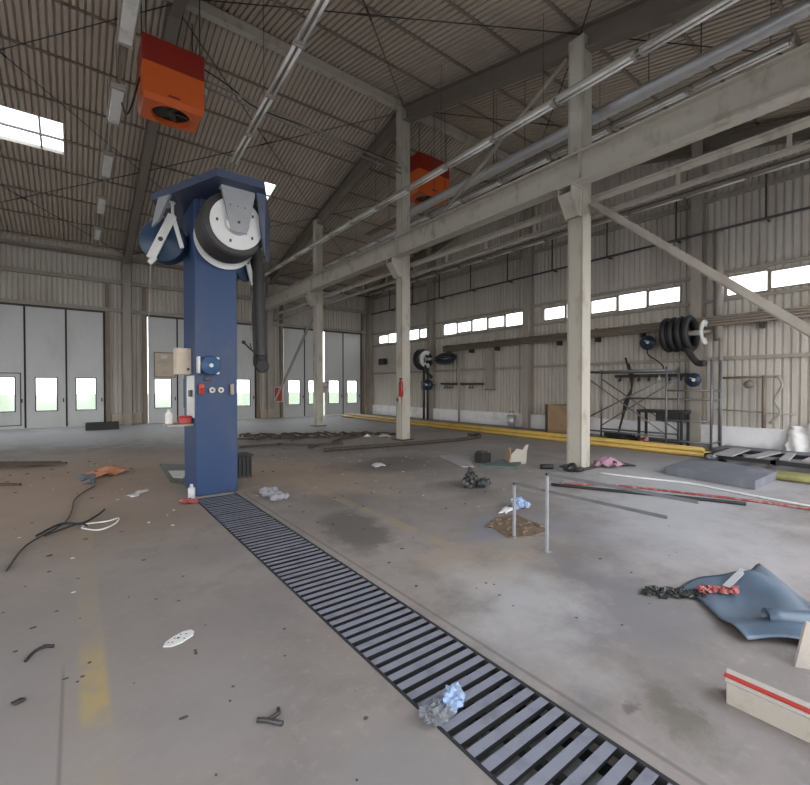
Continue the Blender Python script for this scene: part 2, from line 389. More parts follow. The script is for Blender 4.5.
# folding doors
def door(n, x0, x1, gap=None, wicket=None, opened=False, y=None, sgn=1):
    y = YB if y is None else y
    root = bpy.data.objects.new('door_%d' % n, None); COL.objects.link(root); root.location = ((x0+x1)/2, y, 0); struct(root)
    w = (x1-x0)/4
    for i in range(4):
        a, b = x0+i*w+.025, x0+(i+1)*w-.025
        if gap == i: b -= .08
        c = (a+b)/2; wa, wbx, wz0, wz1 = c-.32, c+.32, .7, 2.0
        lb = MB(); yy0, yy1 = y-.05*sgn, y+.03*sgn
        if yy0 > yy1: yy0, yy1 = yy1, yy0
        for q in ((a, .06, wa, ZD-.03), (wbx, .06, b, ZD-.03), (wa, .06, wbx, wz0), (wa, wz1, wbx, ZD-.03)):
            lb.box(q[0], yy0, q[1], q[2], yy1, q[3])
        lb.box(a, yy0-.001, .0+.01, b, yy1, .06)
        leaf = lb.build('door_leaf', m['door'], root)
        fr = MB(); t = .035
        yf0, yf1 = yy0-.012, yy0+.001
        for q in ((wa-t, wz0-t, wbx+t, wz0), (wa-t, wz1, wbx+t, wz1+t), (wa-t, wz0, wa, wz1), (wbx, wz0, wbx+t, wz1)):
            fr.box(q[0], yf0, q[1], q[2], yf1, q[3])
        fr.build('window_frame', m['seal'], leaf)
        MB().box(wa, y-.012, wz0, wbx, y-.006, wz1).build('pane', m['glass'], leaf)
        sl = MB(); sl.box(b-.012, yy0-.012, .02, b+.05-(0 if gap != i else .03), yy1-.01, ZD-.03); sl.build('edge_seal', m['seal'], leaf)
        hd = MB(); hd.box(b-.10, yy0-.05, 1.02, b-.06, yy0, 1.18, .008); hd.build('handle', m['dark'], leaf)
        if wicket == i:
            k = MB(); t = .03
            for q in ((a+.1, .12, a+.13, 2.2), (b-.13, .12, b-.1, 2.2), (a+.1, 2.17, b-.1, 2.2), (a+.1, .12, b-.1, .15)):
                k.box(q[0], yy0-.014, q[1], q[2], yy0-.001, q[3])
            k.build('wicket_door_frame', m['seal'], leaf)
    hb = MB(); hb.box(x0-.06, y-.12, ZD-.03, x1+.06, y+.02, ZD+.06); hb.build('top_track', m['dark'], root)
    return root
door(1, *GR[0], wicket=1); door(2, *GR[1]); door(3, *GR[2], gap=1)
door(4, -10.4, -5.4)

# right wall: gable
WY = []
for a in (2.36-2.9, 5.42+.0, 11.2, 16.95):
    for k in range(5):
        WY.append((a+k*.97, a+k*.97+.88))
win_open = [(a, b, 4.21 if i % 2 == 0 else 4.25, 4.72 if i % 2 == 0 else 4.68) for i, (a, b) in enumerate(WY)]
wr = MB(); corr(wr, YF, YB, lambda u, d, w: (XR+.04-d, u, w), lambda u: .0, lambda u: roofz(u)+.05, win_open)
wall_right = struct(wr.build('wall_right', m['wall']))
for y in (Y0, Y1, Y2, YB-.16):
    child(MB().ibeam((XR-.19, y, 0), (XR-.19, y, roofz(y)-.2), .28, .34, .03, .14, (1,0,0)), 'wall_column', m['greysteel'], wall_right)
for z, h in ((4.86,.08), (4.10,.08), (2.45,.10), (7.0,.12)):
    child(MB().box(XR-.10, YF, z-h/2, XR-.002, YB-.1, z+h/2), 'girt', m['greysteel'], wall_right)
struct(MB().box(XR-.09, YF, 0, XR+.001, YB-.15, .55).build('baseboard_right', m['plinth']))
for i, (a, b) in enumerate(WY):
    z0, z1 = win_open[i][2], win_open[i][3]
    root = bpy.data.objects.new('window_%d' % (i+1), None); COL.objects.link(root); root.location = (XR, (a+b)/2, z0); struct(root)
    fr = MB(); t = .04
    for q in ((a-t, z0-t, b+t, z0), (a-t, z1, b+t, z1+t), (a-t, z0, a, z1), (b, z0, b+t, z1)):
        fr.box(XR-.035, q[0], q[1], XR+.03, q[2], q[3])
    fr.build('window_frame', m['greysteel'], root)
    MB().box(XR+.004, a, z0, XR+.01, b, z1).build('pane', m['glass'], root)

# left and front walls (behind the camera; unseen open doorways, added to let daylight in)
wl = MB(); corr(wl, YF, YB, lambda u, d, w: (XW-.04+d, u, w), lambda u: 0, lambda u: roofz(u)+.05, [(a, b, 4.2, 4.7) for a, b in WY if b < 7.5 or a > 13.5]+[(.2, 4.4, 0, 4.1), (5.4, 10.2, 0, 4.1), (11.4, 16.2, 0, 4.1)])
struct(wl.build('wall_left', m['wall']))
wf = MB(); corr(wf, XW, XR, lambda u, d, w: (u, YF-.04+d, w), lambda u: 0, lambda u: roofz(YF)+.05, [(a, b, 0, ZD) for a, b in GR]+[(-10.4, -5.4, 0, ZD)])
struct(wf.build('wall_front', m['wall']))
door(5, -10.4, -5.4, y=YF)

# roof
SKY = [(-2.55,-.2,15.95,17.3), (3.95,6.1,15.95,17.3), (-2.55,-.2,4.5,5.85), (3.95,6.1,4.5,5.85), (-9,-6.8,15.95,17.3), (-9,-6.8,4.5,5.85)]  # all but the first two are out of view, added for daylight
rb = MB()
# in the roof w runs along y
corr(rb, XW-.1, XR+.1, lambda u, d, w: (u, w, roofz(w)+.10-d), lambda u: Y1, lambda u: YB+.3, [s for s in SKY if s[2] > Y1], .14, .06)
corr(rb, XW-.1, XR+.1, lambda u, d, w: (u, w, roofz(w)+.10-d), lambda u: YF-.3, lambda u: Y1, [s for s in SKY if s[2] < Y1], .14, .06)
ceiling = struct(rb.build('ceiling', m['roof']))
y = YF+.15
pys = []
for k in range(1, 9):
    pys += [Y1-k*1.45, Y1+k*1.45]
for py in pys:
    if not YF < py < YB: continue
    z = roofz(py)
    child(MB().box(XW, py-.03, z+.005, XR, py+.03, z+.06), 'purlin_shade_strip', m['brown'], ceiling)  # brown strips imitate the shade bands of purlins above the sheet
rg = MB(); rg.box(XW, Y1-.10, ZR-.24, XR-.35, Y1+.10, ZR-.02); rg.box(XW, Y1-.03, ZR-.02, XR, Y1+.03, ZR+.05)
child(rg, 'ridge_beam', m['cream'], ceiling)
for x in (-4.55, XL, XC, XR-.18):
    for s in (1, -1):
        ye = YB-.05 if s > 0 else YF+.05
        hh = .46
        a, b = (x, Y1, roofz(Y1)-.14-hh/2), (x, ye, roofz(ye)-.14-hh/2)
        child(MB().ibeam(a, b, .24, hh, .025, .02), 'rafter', m['rafter'], ceiling)
for xa, xb in ((-4.55, XL), (XL, XC), (XC, XR-.18)):
    for ya, yb in ((Y1+.1, Y2), (Y2, YB-.3), (Y1-.1, Y0), (Y0, YF+.3)):
        for (p, q) in (((xa, ya), (xb, yb)), ((xa, yb), (xb, ya))):
            A = Vector((p[0], p[1], roofz(p[1])-.22)); B = Vector((q[0], q[1], roofz(q[1])-.22))
            br = MB(); br.tube([A, B], .013, 6); mid = A.lerp(B, .47); e = A.lerp(B, .52); br.tube([mid, e], .024, 6)
            child(br, 'brace_rod', m['dark'], ceiling)
for i, s in enumerate(SKY):
    root = bpy.data.objects.new('window_%d' % (len(WY)+1+i), None); COL.objects.link(root); root.location = ((s[0]+s[1])/2, (s[2]+s[3])/2, roofz((s[2]+s[3])/2)); struct(root)
    fr = MB()
    def rp(x, yy, dz): return (x, yy, roofz(yy)+dz)
    for p, q in ((rp(s[0], s[2], .1), rp(s[1], s[2], .1)), (rp(s[0], s[3], .1), rp(s[1], s[3], .1)), (rp(s[0], s[2], .1), rp(s[0], s[3], .1)), (rp(s[1], s[2], .1), rp(s[1], s[3], .1)), (rp(s[1]-.55, s[2], .12), rp(s[1]-.55, s[3], .12))):
        fr.bar(p, q, .05, .10)
    fr.build('window_frame', m['cream'], root)
    pn = MB(); pn.prism([rp(s[0], s[2], .14), rp(s[1], s[2], .14), rp(s[1], s[3], .14), rp(s[0], s[3], .14)], (0,0,.006)); pn.build('pane', m['glass'], root)

# ------------------------------------------------------------------ steel columns, runway beam, braces
def column(y, label):
    t = thing('steel_column', (XC, y, 0), label, 'column', 'steel columns in the middle row')
    top = roofz(y)-.36 if abs(y-Y1) > .1 else ZR-.26
    b = MB(); b.box(XC-.15, y-.165, .0, XC+.15, y+.165, top)
    b.build('shaft', m['cream'], t)
    MB().box(XC-.26, y-.26, 0, XC+.26, y+.26, .03).build('base_plate', m['dark'], t)
    sm = MB()
    for s in (-1, 1): sm.box(XC-.153, y+s*.14-.012, .05, XC-.1499, y+s*.14+.012, top-.05)
    sm.build('edge_weld', m['greysteel'], t)
    k = MB()
    k.box(XC-.55, y-.19, 5.545, XC-.15, y+.19, 5.575)
    for s in (-1, 1):
        k.prism([(XC-.53, y+s*.14-.012, 5.545), (XC-.15, y+s*.14-.012, 5.545), (XC-.15, y+s*.14-.012, 5.02), (XC-.27, y+s*.14-.012, 5.02), (XC-.53, y+s*.14-.012, 5.40)], (0,.024,0))
    k.bar((XC-.53, y, 5.42), (XC-.24, y, 5.03), .26, .025, (1,0,.8))
    k.build('bracket', m['cream'], t)
    return t
column(Y0, 'nearest wide cream steel column, stained base, right of the tubular barrier')
column(Y1, 'middle cream steel column under the roof ridge, beside the second orange heater')
column(Y2, 'farthest cream steel column standing before the last grey folding doors')
t = thing('runway_beam', (XC-.36, 10.8, 5.58), 'long cream steel crane beam carried on the brackets of the middle columns', 'beam')
bx = XC-.36
MB().box(bx-.012, YF+.1, 5.61, bx+.012, YB-.35, 6.13).build('web', m['cream'], t)
MB().box(bx-.15, YF+.1, 5.58, bx+.15, YB-.35, 5.61).build('bottom_flange', m['cream'], t)
MB().box(bx-.13, YF+.1, 6.13, bx+.13, YB-.35, 6.16).build('top_flange', m['cream'], t)
for y in (Y0, Y1, Y2):
    MB().box(bx-.12, y-.26, 5.61, bx-.013, y-.245, 6.13).build('stiffener', m['cream'], t)
rl = MB(); rl.tube([(bx, YF+.1, 6.19), (bx, YB-.35, 6.19)], .03, 8)
yy = YF+.5
while yy < YB-.6:
    rl.box(bx-.09, yy-.03, 6.16, bx-.03, yy+.03, 6.185); yy += .72
rl.build('rail', m['greysteel'], t)

def brace(name, p, q, w, label, mat='greysteel'):
    d = MB(); d.angle(p, q, w, .018, (1,0,0)); o = d.build(name, m[mat]); return tag(o, label, 'brace', 'diagonal steel braces in the middle row')
brace('diagonal_brace', (XC+.06, Y0-.21, 5.25), (XC+.06, -.85, .35), .13, 'long cream diagonal brace sloping down to the right from the nearest column')
brace('diagonal_brace', (XC+.06, Y2+.21, 5.0), (XC+.06, YB-.42, .6), .13, 'diagonal brace sloping down behind the farthest column towards the red sign')
brace('diagonal_brace', (XC-.05, Y0+.26, 8.40), (XC-.05, 9.3, 6.26), .10, 'thin diagonal strut from the head of the nearest column down to the crane beam')
tb = thing('tie_beam', (XC+.24, 10.8, 5.06), 'shallow cream tie beam running low along the far side of the middle columns', 'beam')
d = MB(); d.angle((XC+.22, YF+.1, 5.42), (XC+.22, YB-.3, 5.42), .11, .014, (0,0,-1)); d.build('top_rail', m['cream'], tb)
d = MB(); d.angle((XC+.22, YF+.1, 5.10), (XC+.22, YB-.3, 5.10), .08, .014, (0,0,-1)); d.build('bottom_rail', m['greysteel'], tb)
for k in range(16):
    y = .2+k*1.48
    MB().box(XC+.215, y-.03, 5.08, XC+.23, y+.03, 5.44).build('batten', m['greysteel'], tb)

# ------------------------------------------------------------------ blue service post
PX0, PX1, PY0, PY1 = 1.43, 2.04, 7.05, 7.9
post = thing('service_post', (1.735, 7.475, 0), 'tall blue workshop service post standing at the end of the floor drain', 'service post')
MB().box(PX0, PY0, .0, PX1, PY1, 4.46, .012).build('shaft', m['blue'], post)
hexa = [(1.52,6.12), (2.16,6.12), (2.74,7.5), (2.16,8.85), (1.52,8.85), (.94,7.55)]
hp = MB(); hp.prism([(x, y, 4.455) for x, y in hexa], (0,0,.105)); hp.build('top_plate', m['bluedark'], post)
fl = MB(); c = Vector((1.84, 7.48, 0))
MB().prism([(1.50,7.0,4.46), (1.98,7.0,4.46), (1.98,7.0,3.9), (1.50,7.0,3.9)], (0,.06,0)).build('reel_mount', m['bluedark'], post)
d = MB(); d.prism([(2.10,6.3,4.455), (2.235,6.3,4.455), (2.29,6.42,3.75), (2.26,6.4,3.6), (2.19,6.35,3.75)], (.25,.55,0)); d.build('side_panel', m['bluedark'], post)
d = MB(); d.prism([(1.0,7.36,4.455), (1.12,7.12,4.455), (1.0,7.35,4.12), (.93,7.5,4.05)], (.03,.02,0)); d.build('side_panel', m['bracket'], post)
# small fittings on the front
gz = 1.6
for x in (1.66, 1.785):
    d = MB(); d.lathe((x, PY0, gz), (0,-1,0), [(0,.045), (.035,.045), (.04,.038)], 18); d.build('socket', m['gauge'], post)
    d = MB(); d.lathe((x, PY0-.0401, gz), (0,-1,0), [(0,.018), (.006,.016)], 12); d.build('socket_hole', m['dark'], post)
d = MB(); d.box(1.47, PY0-.07, 1.54, 1.545, PY0, 1.70, .012); d.lathe((1.507, PY0-.07, 1.60), (0,-1,-.3), [(0,.03), (.05,.026)], 12); d.build('power_socket', m['redbright'], post)
d = MB(); d.box(1.92, PY0-.06, 1.52, 1.98, PY0, 1.70, .02); d.build('switch_box', m['greysteel'], post)
d = MB(); d.box(1.55, PY0-.03, 1.74, 1.66, PY0, 1.8, .008); d.build('valve', m['dark'], post)
# panel and shelf on the left side of the post
MB().box(PX0-.012, 7.10, 1.18, PX0, 7.62, 1.82).build('side_panel', m['whitem'], post, 'pale painted panel on the left side')
d = MB(); d.box(PX0-.36, 7.2, 1.06, PX0, 7.62, 1.085); d.build('shelf', m['greysteel'], post)
d = MB(); d.box(PX0-.045, 7.18, 1.50, PX0-.012, 7.34, 1.60, .006); d.build('label_plate', m['dark'], post)

# front hose reel
def disc_ring(mb, c, ax, r, t, hole):
    mb.lathe(c, ax, [(0,hole), (0,r), (t,r), (t,hole), (0,hole)], 40, False, False, False)
reel = thing('hose_reel', (1.84, 6.4, 3.98), 'large exhaust hose reel with white discs on the front of the blue post', 'hose reel')
ax = Vector((0,-1,0)); fc = Vector((1.86, 6.42, 3.98))
d = MB(); disc_ring(d, fc, ax, .365, .015, .16); d.build('front_disc', m['whitem'], reel)
d = MB(); disc_ring(d, Vector((1.85, 7.0, 3.90)), ax, .445, .015, .1); d.build('back_disc', m['whitem'], reel)
d = MB(); d.lathe((1.855, 6.98, 3.985), ax, [(0,.15), (.55,.15)], 28); d.build('drum', m['galv'], reel)
d = MB(); pts = []
prof = []
for k in range(4):
    for j in range(9):
        a = PI*j/8; prof.append((.02+k*.128+.064-.064*math.cos(a), .43+.015*math.sin(a)))
d.lathe((1.855, 6.96, 3.985), ax, [(.02,.17)]+prof+[(.53,.17)], 48, False, False); 
for k in range(18):
    tt = .035+k*.028; rr = .43+.015*abs(math.sin(PI*((tt-.02) % .128)/.128))+.006
    cc = Vector((1.855, 6.96-tt, 3.985)); d.tube([cc+Vector((math.cos(a), 0, math.sin(a)))*rr for a in [2*PI*i/40 for i in range(40)]], .010, 5, closed=True)
d.build('hose', m['hose'], reel)
d = MB(); d.lathe(fc+ax*.016, ax, [(0,.165), (.03,.165), (.05,.13), (.05,.0)], 30, True, False); d.build('hub', m['galv'], reel)
d = MB(); d.prism([(1.63,6.33,4.42), (2.09,6.33,4.42), (1.97,6.33,3.84), (1.76,6.33,3.84)], (0,.014,0)); d.prism([(1.63,6.33,4.42), (2.09,6.33,4.42), (2.09,6.33,4.452), (1.63,6.33,4.452)], (0,.12,0))
for x, y in ((1.63,.46), (2.08,.46)):
    pass
for (a, b) in ((1.63,1.76), (2.09,1.97)):
    d.prism([(a,6.335,4.42), (b,6.335,3.84), (b,6.375,3.84), (a,6.375,4.42)], (.008,0,0))
br = d.build('bracket', m['bracket'], reel)
d = MB(); d.lathe((1.865,6.328,3.98), ax, [(0,.02), (.012,.018)], 10)
for x in (1.75, 1.85, 1.95): d.lathe((x, 6.328, 4.20), ax, [(0,.008), (.008,.008)], 8)
d.build('bolt', m['dark'], br)
d = MB()
for k in range(5):
    a = .6+k*2*PI/5; d.box(fc.x+.27*math.cos(a)-.014, 6.4, fc.z+.27*math.sin(a)-.02, fc.x+.27*math.cos(a)+.014, 6.4045, fc.z+.27*math.sin(a)+.02)
d.build('slot', m['dark'], reel)
# left and right blue reels
def side_reel(c, n, label, bdir):
    n = Vector(n).normalized(); c = Vector(c); t = thing('hose_reel', c, label, 'hose reel')
    side = n.cross(Vector((0,0,1))).normalized()
    d = MB(); d.lathe(c-n*.14, n, [(0,.30), (.02,.31), (.02,.2), (.22,.2), (.22,.31), (.25,.33), (.275,.31), (.28,.08), (.30,.07)], 40); d.build('drum', m['bluedim'], t)
    d = MB()
    for k in range(5):
        cc = c-n*(.09-k*.042); d.tube([cc+(side*math.cos(a)+Vector((0,0,1))*math.sin(a))*.235 for a in [2*PI*i/32 for i in range(32)]], .021, 6, closed=True)
    d.build('hose', m['black'], t)
    f = c+n*.19; d = MB()
    top = f+Vector((0,0,.37))+side*bdir*.17; bot = f-Vector((0,0,.30))-side*bdir*.14
    d.bar(top, bot, .018, .13, side); d.bar(bot, bot-Vector((0,0,.05))-side*.05, .13, .03, n)
    d.bar(top, f+side*bdir*.30+Vector((0,0,-.12)), .016, .06, side)
    d.bar(top, Vector((top.x, top.y, 4.455)), .04, .03, n)
    d.bar(Vector((top.x, top.y, 4.44)), Vector((c.x, c.y, 4.44)), .09, .03)
    d.build('bracket', m['whitem'], t)
    d = MB(); d.lathe(f+n*.01, n, [(0,.035), (.012,.03)], 14); d.build('axle_cap', m['dark'], t)
    d = MB(); e = bot-Vector((0,0,.05)); d.tube(sag(e, e-Vector((.03,0,.85)), 0, 4), .006, 6); d.build('pull_cord', m['conduit'], t)
    return t
side_reel((1.13, 7.62, 3.88), (-.45,-.89,0), 'blue hose reel with white bracket on the left side of the blue post', -1)
side_reel((2.34, 8.0, 3.86), (.62,-.78,0), 'blue hose reel half hidden behind the right side of the blue post', 1)
# exhaust hose hanging at the right
t = thing('exhaust_hose', (2.66, 7.82, 1.9), 'thick dark grey exhaust hose hanging down right of the blue post', 'hose')
d = MB(); prof = []
zt = 3.9; n = 60
for k in range(n+1):
    prof.append((k*(1.75/n), .125+(.008 if k % 2 else -.004)-.008*(k/n)))
d.lathe((2.67, 8.0, 3.92), (.02,-.04,-1), prof, 20); d.build('hose', m['hose'], t)
d = MB(); d.lathe((2.705, 7.93, 2.22), (.0,-.02,-1), [(0,.12), (.02,.13), (.14,.13), (.20,.11)], 20); d.lathe((2.705, 7.85, 2.03), (-.05,-1,-.1), [(-.1,.09), (0,.12), (.04,.12), (.05,.10)], 20); d.build('nozzle', m['black'], t)
d = MB(); d.tube([(2.62,7.80,2.22), (2.46,7.76,2.33), (2.36,7.74,2.42)], .016, 8); d.lump((2.35,7.74,2.43), (.035,.035,.035), 1, .05); d.tube([(2.50,7.77,2.30), (2.47,7.77,2.42)], .008, 6); d.build('lever', m['dark'], t)
d = MB(); d.tube(smooth([(2.67,8.0,3.9), (2.66,8.02,4.1), (2.58,8.05,4.22), (2.4,8.08,4.25)]), .11, 14); d.build('elbow', m['hose'], t)

# small reel, cabinet, box and bottle on the post
t = thing('cable_reel', (1.6, 6.98, 1.97), 'small round blue cable reel on the front of the blue post', 'cable reel')
d = MB(); d.lathe((1.62, PY0-.02, 1.97), ax, [(0,.13), (.02,.145), (.10,.145), (.13,.12), (.135,.03), (.15,.02)], 28); d.build('drum', m['bluereel'], t)
d = MB(); d.lathe((1.62, PY0-.151, 1.97), ax, [(0,.032), (.02,.026)], 16); d.build('hub', m['whitem'], t)
d = MB(); d.box(1.445, PY0-.13, 1.85, 1.475, PY0-.0, 2.10, .01); d.box(1.475, PY0-.02, 1.93, 1.50, PY0, 2.02)
for z in (1.86, 2.08): d.box(1.70, PY0-.1, z-.02, 1.75, PY0, z+.02, .008)
d.build('bracket', m['whitem'], t)
t = thing('wall_cabinet', (1.32, 7.42, 1.84), 'small beige steel cabinet fixed to the left side of the blue post', 'cabinet')
MB().box(1.22, 7.3, 1.84, PX0-.001, 7.55, 2.24, .008).build('body', m['beige'], t)
MB().box(1.235, 7.292, 1.86, PX0-.02, 7.30, 2.22).build('door', m['beige'], t)
d = MB(); d.lathe((1.38,7.292,1.92), ax, [(0,.02), (.012,.018)], 12); d.build('lock', m['dark'], t)
t = thing('tool_box', (1.3, 7.33, 1.085), 'small red box on the shelf at the left side of the blue post', 'box')
MB().box(1.25, 7.24, 1.085, 1.42, 7.42, 1.185, .01).build('body', m['redbright'], t); MB().box(1.245, 7.235, 1.185, 1.425, 7.425, 1.205, .006).build('lid', m['redbright'], t)
t = thing('canister', (1.12, 7.4, 1.085), 'white plastic canister on the shelf left of the small red box', 'canister')
d = MB(); d.lathe((1.13,7.4,1.085), (0,0,1), [(0,.05), (.01,.055), (.15,.055), (.18,.03), (.19,.03)], 18); d.build('body', m['paper'], t)
d = MB(); d.lathe((1.13,7.4,1.275), (0,0,1), [(0,.026), (.03,.026)], 14); d.build('cap', m['whitem'], t)

# ------------------------------------------------------------------ drain grate
t = thing('drain_grate', (1.68, 3.2, -.03), 'long dark steel bar grate set in the floor drain', 'grate')
for x0, x1 in ((DX0, DX0+.02), (DX1-.02, DX1)):
    MB().box(x0, DY0, -.05, x1, DY1, .002).build('edge_rail', m['gapshade'], t)
MB().box(1.66, DY0, -.10, 1.70, DY1, -.055).build('carrier_bar', m['dark'], t)
y = .55; q = random.Random(3); n = 0
proto = None
while y < DY1-.04:
    if proto is None:
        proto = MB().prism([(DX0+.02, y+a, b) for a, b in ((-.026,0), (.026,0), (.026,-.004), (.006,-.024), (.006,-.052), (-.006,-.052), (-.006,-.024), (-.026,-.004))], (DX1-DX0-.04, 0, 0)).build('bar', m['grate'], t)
        proto.data.materials.append(m['gapshade'])     # gap shade painted black on sides and webs; walked-on top stays worn
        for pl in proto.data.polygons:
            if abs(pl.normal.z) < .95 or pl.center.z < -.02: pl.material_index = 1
    else:
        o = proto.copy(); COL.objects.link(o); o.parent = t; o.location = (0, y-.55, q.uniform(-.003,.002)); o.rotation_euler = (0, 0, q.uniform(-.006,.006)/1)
        # bars sit about their own place, so rotate about the bar, not the root
        o.rotation_euler = (0,0,0)
    y += .0895; n += 1

# ------------------------------------------------------------------ orange heaters
def heater(x, y, z0, w, dpt, h, label, wire):
    t = thing('unit_heater', (x, y, z0), label, 'heater', 'orange hanging heaters')
    zs = z0+h*.58
    MB().box(x-w/2, y, zs+.004, x+w/2, y+dpt, z0+h, .015).build('upper_casing', m['red'], t)
    d = MB(); b = .05
    d.box(x-w/2+.005, y+.005, z0+.12, x+w/2-.005, y+dpt-.005, zs)
    # chamfer to the outlet with a round hole
    cx, cy, r = x, y+dpt/2, min(w, dpt)*.43; N = 40
    ring = [(cx+r*math.cos(2*PI*i/N), cy+r*math.sin(2*PI*i/N)) for i in range(N)]
    def edge(i):
        a = 2*PI*i/N; ca, sa = math.cos(a), math.sin(a); s = min((w/2-.04)/max(abs(ca), 1e-6), (dpt/2-.04)/max(abs(sa), 1e-6)); return (cx+ca*s, cy+sa*s)
    vs = [(px, py, z0) for px, py in ring]+[(*edge(i), z0) for i in range(N)]+[(px, py, z0+.11) for px, py in ring]
    fs = [(i, (i+1) % N, N+(i+1) % N, N+i) for i in range(N)]+[(i, 2*N+i, 2*N+(i+1) % N, (i+1) % N) for i in range(N)]
    d.verts(vs, fs)
    A = [(x-w/2+.005, y+.005), (x+w/2-.005, y+.005), (x+w/2-.005, y+dpt-.005), (x-w/2+.005, y+dpt-.005)]
    B = [(x-w/2+.04, y+.04), (x+w/2-.04, y+.04), (x+w/2-.04, y+dpt-.04), (x-w/2+.04, y+dpt-.04)]
    d.verts([(*p, z0+.12) for p in A]+[(*p, z0) for p in B], [(i, (i+1) % 4, 4+(i+1) % 4, 4+i) for i in range(4)])
    d.build('lower_casing', m['orange'], t)
    f = MB(); f.lathe((cx, cy, z0+.112), (0,0,-1), [(0,r*.98), (.004,r*.98)], 36); f.build('fan_recess', m['seal'], t)
    f = MB()
    for k in range(5):
        a = 2*PI*k/5; f.bar((cx, cy, z0+.08), (cx+r*.85*math.cos(a), cy+r*.85*math.sin(a), z0+.08), r*.42, .008, (math.sin(a)*.4, -math.cos(a)*.4, 1))
    f.lathe((cx, cy, z0+.1), (0,0,-1), [(0,.08), (.06,.08)], 16); f.build('fan', m['dark'], t)
    f = MB(); disc_ring(f, (cx, cy, z0-.012), (0,0,1), r*1.07, .014, r*.98); f.build('outlet_ring', m['orange'], t)
    f = MB(); f.box(x-.12, y-.006, z0+.16, x+.10, y+.006, z0+.20); f.build('name_plate', m['red'], t)
    for sx in (-1, 1):
        for yy in (y+.08, y+dpt-.08):
            f = MB(); f.tube([(x+sx*(w/2-.08), yy, z0+h-.01), (x+sx*(w/2-.08), yy, roofz(yy)-.05)], .014, 6); f.build('hanger_rod', m['dark'], t)
    f = MB(); f.box(x+w/2, y+.1, z0+.55, x+w/2+.08, y+.3, z0+.75, .01); f.tube([(x+w/2+.03, y+.2, z0+.55), (x+w/2+.05, y+.2, z0+.4), (x+w/2, y+.2, z0+.35)], .015, 6); f.build('control_box', m['galv'], t)
    return t
heater(1.76, 10.5, 7.70, 1.2, .92, 1.32, 'orange and dark red unit heater hanging left, above the blue post', None)
heater(9.66, 11.05, 8.07, 1.36, .92, 1.28, 'orange and dark red unit heater hanging beside the middle column', None)
d = MB(); d.tube(smooth([(2.3,10.9,9.05), (3.0,10.75,8.75), (3.6,10.75,8.5), (5,10.8,8.55), (7.95,10.8,8.52)]), .018, 6)
tag(d.build('power_cable', m['dark']), 'black cable sagging from the left heater to the middle column', 'cable')
for dz, lb in ((.0, 'lower of two thin grey pipes between the left heater and the middle column'), (.16, 'upper of two thin grey pipes between the left heater and the middle column')):
    d = MB(); d.tube([(2.37,10.6,8.42+dz), (XC-.15,10.72,8.2+dz)], .022, 8); tag(d.build('thin_pipe', m['conduit']), lb, 'pipe', 'thin pipes to the heater')
d = MB(); d.tube(smooth([(1.16,10.9,8.3), (.98,10.7,7.5), (.86,10.5,7.2), (.8,10.9,7.75)]), .02, 6)
tag(d.build('power_cable', m['dark']), 'black cable looping from the left heater to the single light fittings', 'cable')

# ------------------------------------------------------------------ lights
ORD = ['first','second','third','fourth','fifth','sixth','seventh','eighth','ninth','tenth','eleventh','twelfth','thirteenth','fourteenth','fifteenth']
def twin_light(name, x, y, z, L, tubes=2):
    t = bpy.data.objects.new(name, None); COL.objects.link(t)
    MB().box(-.045, -L/2, .0, .045, L/2, .06, .006).build('body', m['fitting'], t)
    for s in ((-1, 1) if tubes == 2 else (0,)):
        d = MB(); d.tube([(s*.05, -L/2+.05, -.036), (s*.05, L/2-.05, -.036)], .025 if tubes == 2 else .034, 10); d.build('tube', m['tubewhite'], t)
    for s in (-1, 1):
        d = MB(); d.box(-.085, s*(L/2-.03)-.02, -.06, .085, s*(L/2-.03)+.02, .0, .006); d.build('end_cap', m['fitting'], t)
    t.location = (x, y, z); return t
def rods(par, x, y, z0, z1):
    d = MB(); d.tube([(x, y, z0), (x, y, z1)], .006, 5); return d
def wide_light(name, x, y, z, L, tubes=0):
    t = bpy.data.objects.new(name, None); COL.objects.link(t)
    MB().box(-.13, -L/2, .0, .13, L/2, .07, .01).build('body', m['greysteel'], t)
    MB().box(-.10, -L/2+.09, -.035, .10, L/2-.09, .0, .01).build('diffuser', m['tubewhite'], t)
    for s in (-1, 1):
        d = MB(); d.box(-.125, s*(L/2-.045)-.04, -.03, .125, s*(L/2-.045)+.04, .0, .006); d.build('end_cap', m['fitting'], t)
    t.location = (x, y, z); return t
def row(x, z, ys, L, group, lab, rail, tubes=2, skew=0.0):
    proto = None
    for i, y in enumerate(ys):
        if proto is None: o = proto = (twin_light if tubes else wide_light)('fluorescent_light', x, y, z, L, tubes)
        else: o = copy_tree(proto)
        o.location = (x+skew*(y-ys[0]), y, z); o.rotation_euler = (0, 0, -math.atan(skew))
        tag(o, lab % ORD[i], 'light', group)
    if rail:
        a, b = ys[0], ys[-1]; lo_, hi_ = min(a, b)-L/2, max(a, b)+L/2
        t = thing('light_rail', (x, (lo_+hi_)/2, z+.06), rail, 'rail')
        xx = lambda y: x+skew*(y-ys[0])
        MB().bar((xx(lo_), lo_, z+.08), (xx(hi_), hi_, z+.08), .06, .04).build('channel', m['brown'], t)
        y = lo_+.3
        while y < hi_:
            if abs(x-9.4) < .1 and 10.8 < y < 12.3: y += 1.6; continue
            rods(t, xx(y), y, z+.1, roofz(y)-.05).build('hanger_rod', m['dark'], t); y += 3.0
ysA = [21.0-1.53*i for i in range(13)]
row(7.4, 7.13, ysA, 1.46, 'twin lights in the row before the columns', 'twin-tube light in the row before the columns, %s from the far end', 'dark rail hanging from the roof above the lights before the columns')
ysB = [19.4-1.53*i for i in range(12)]
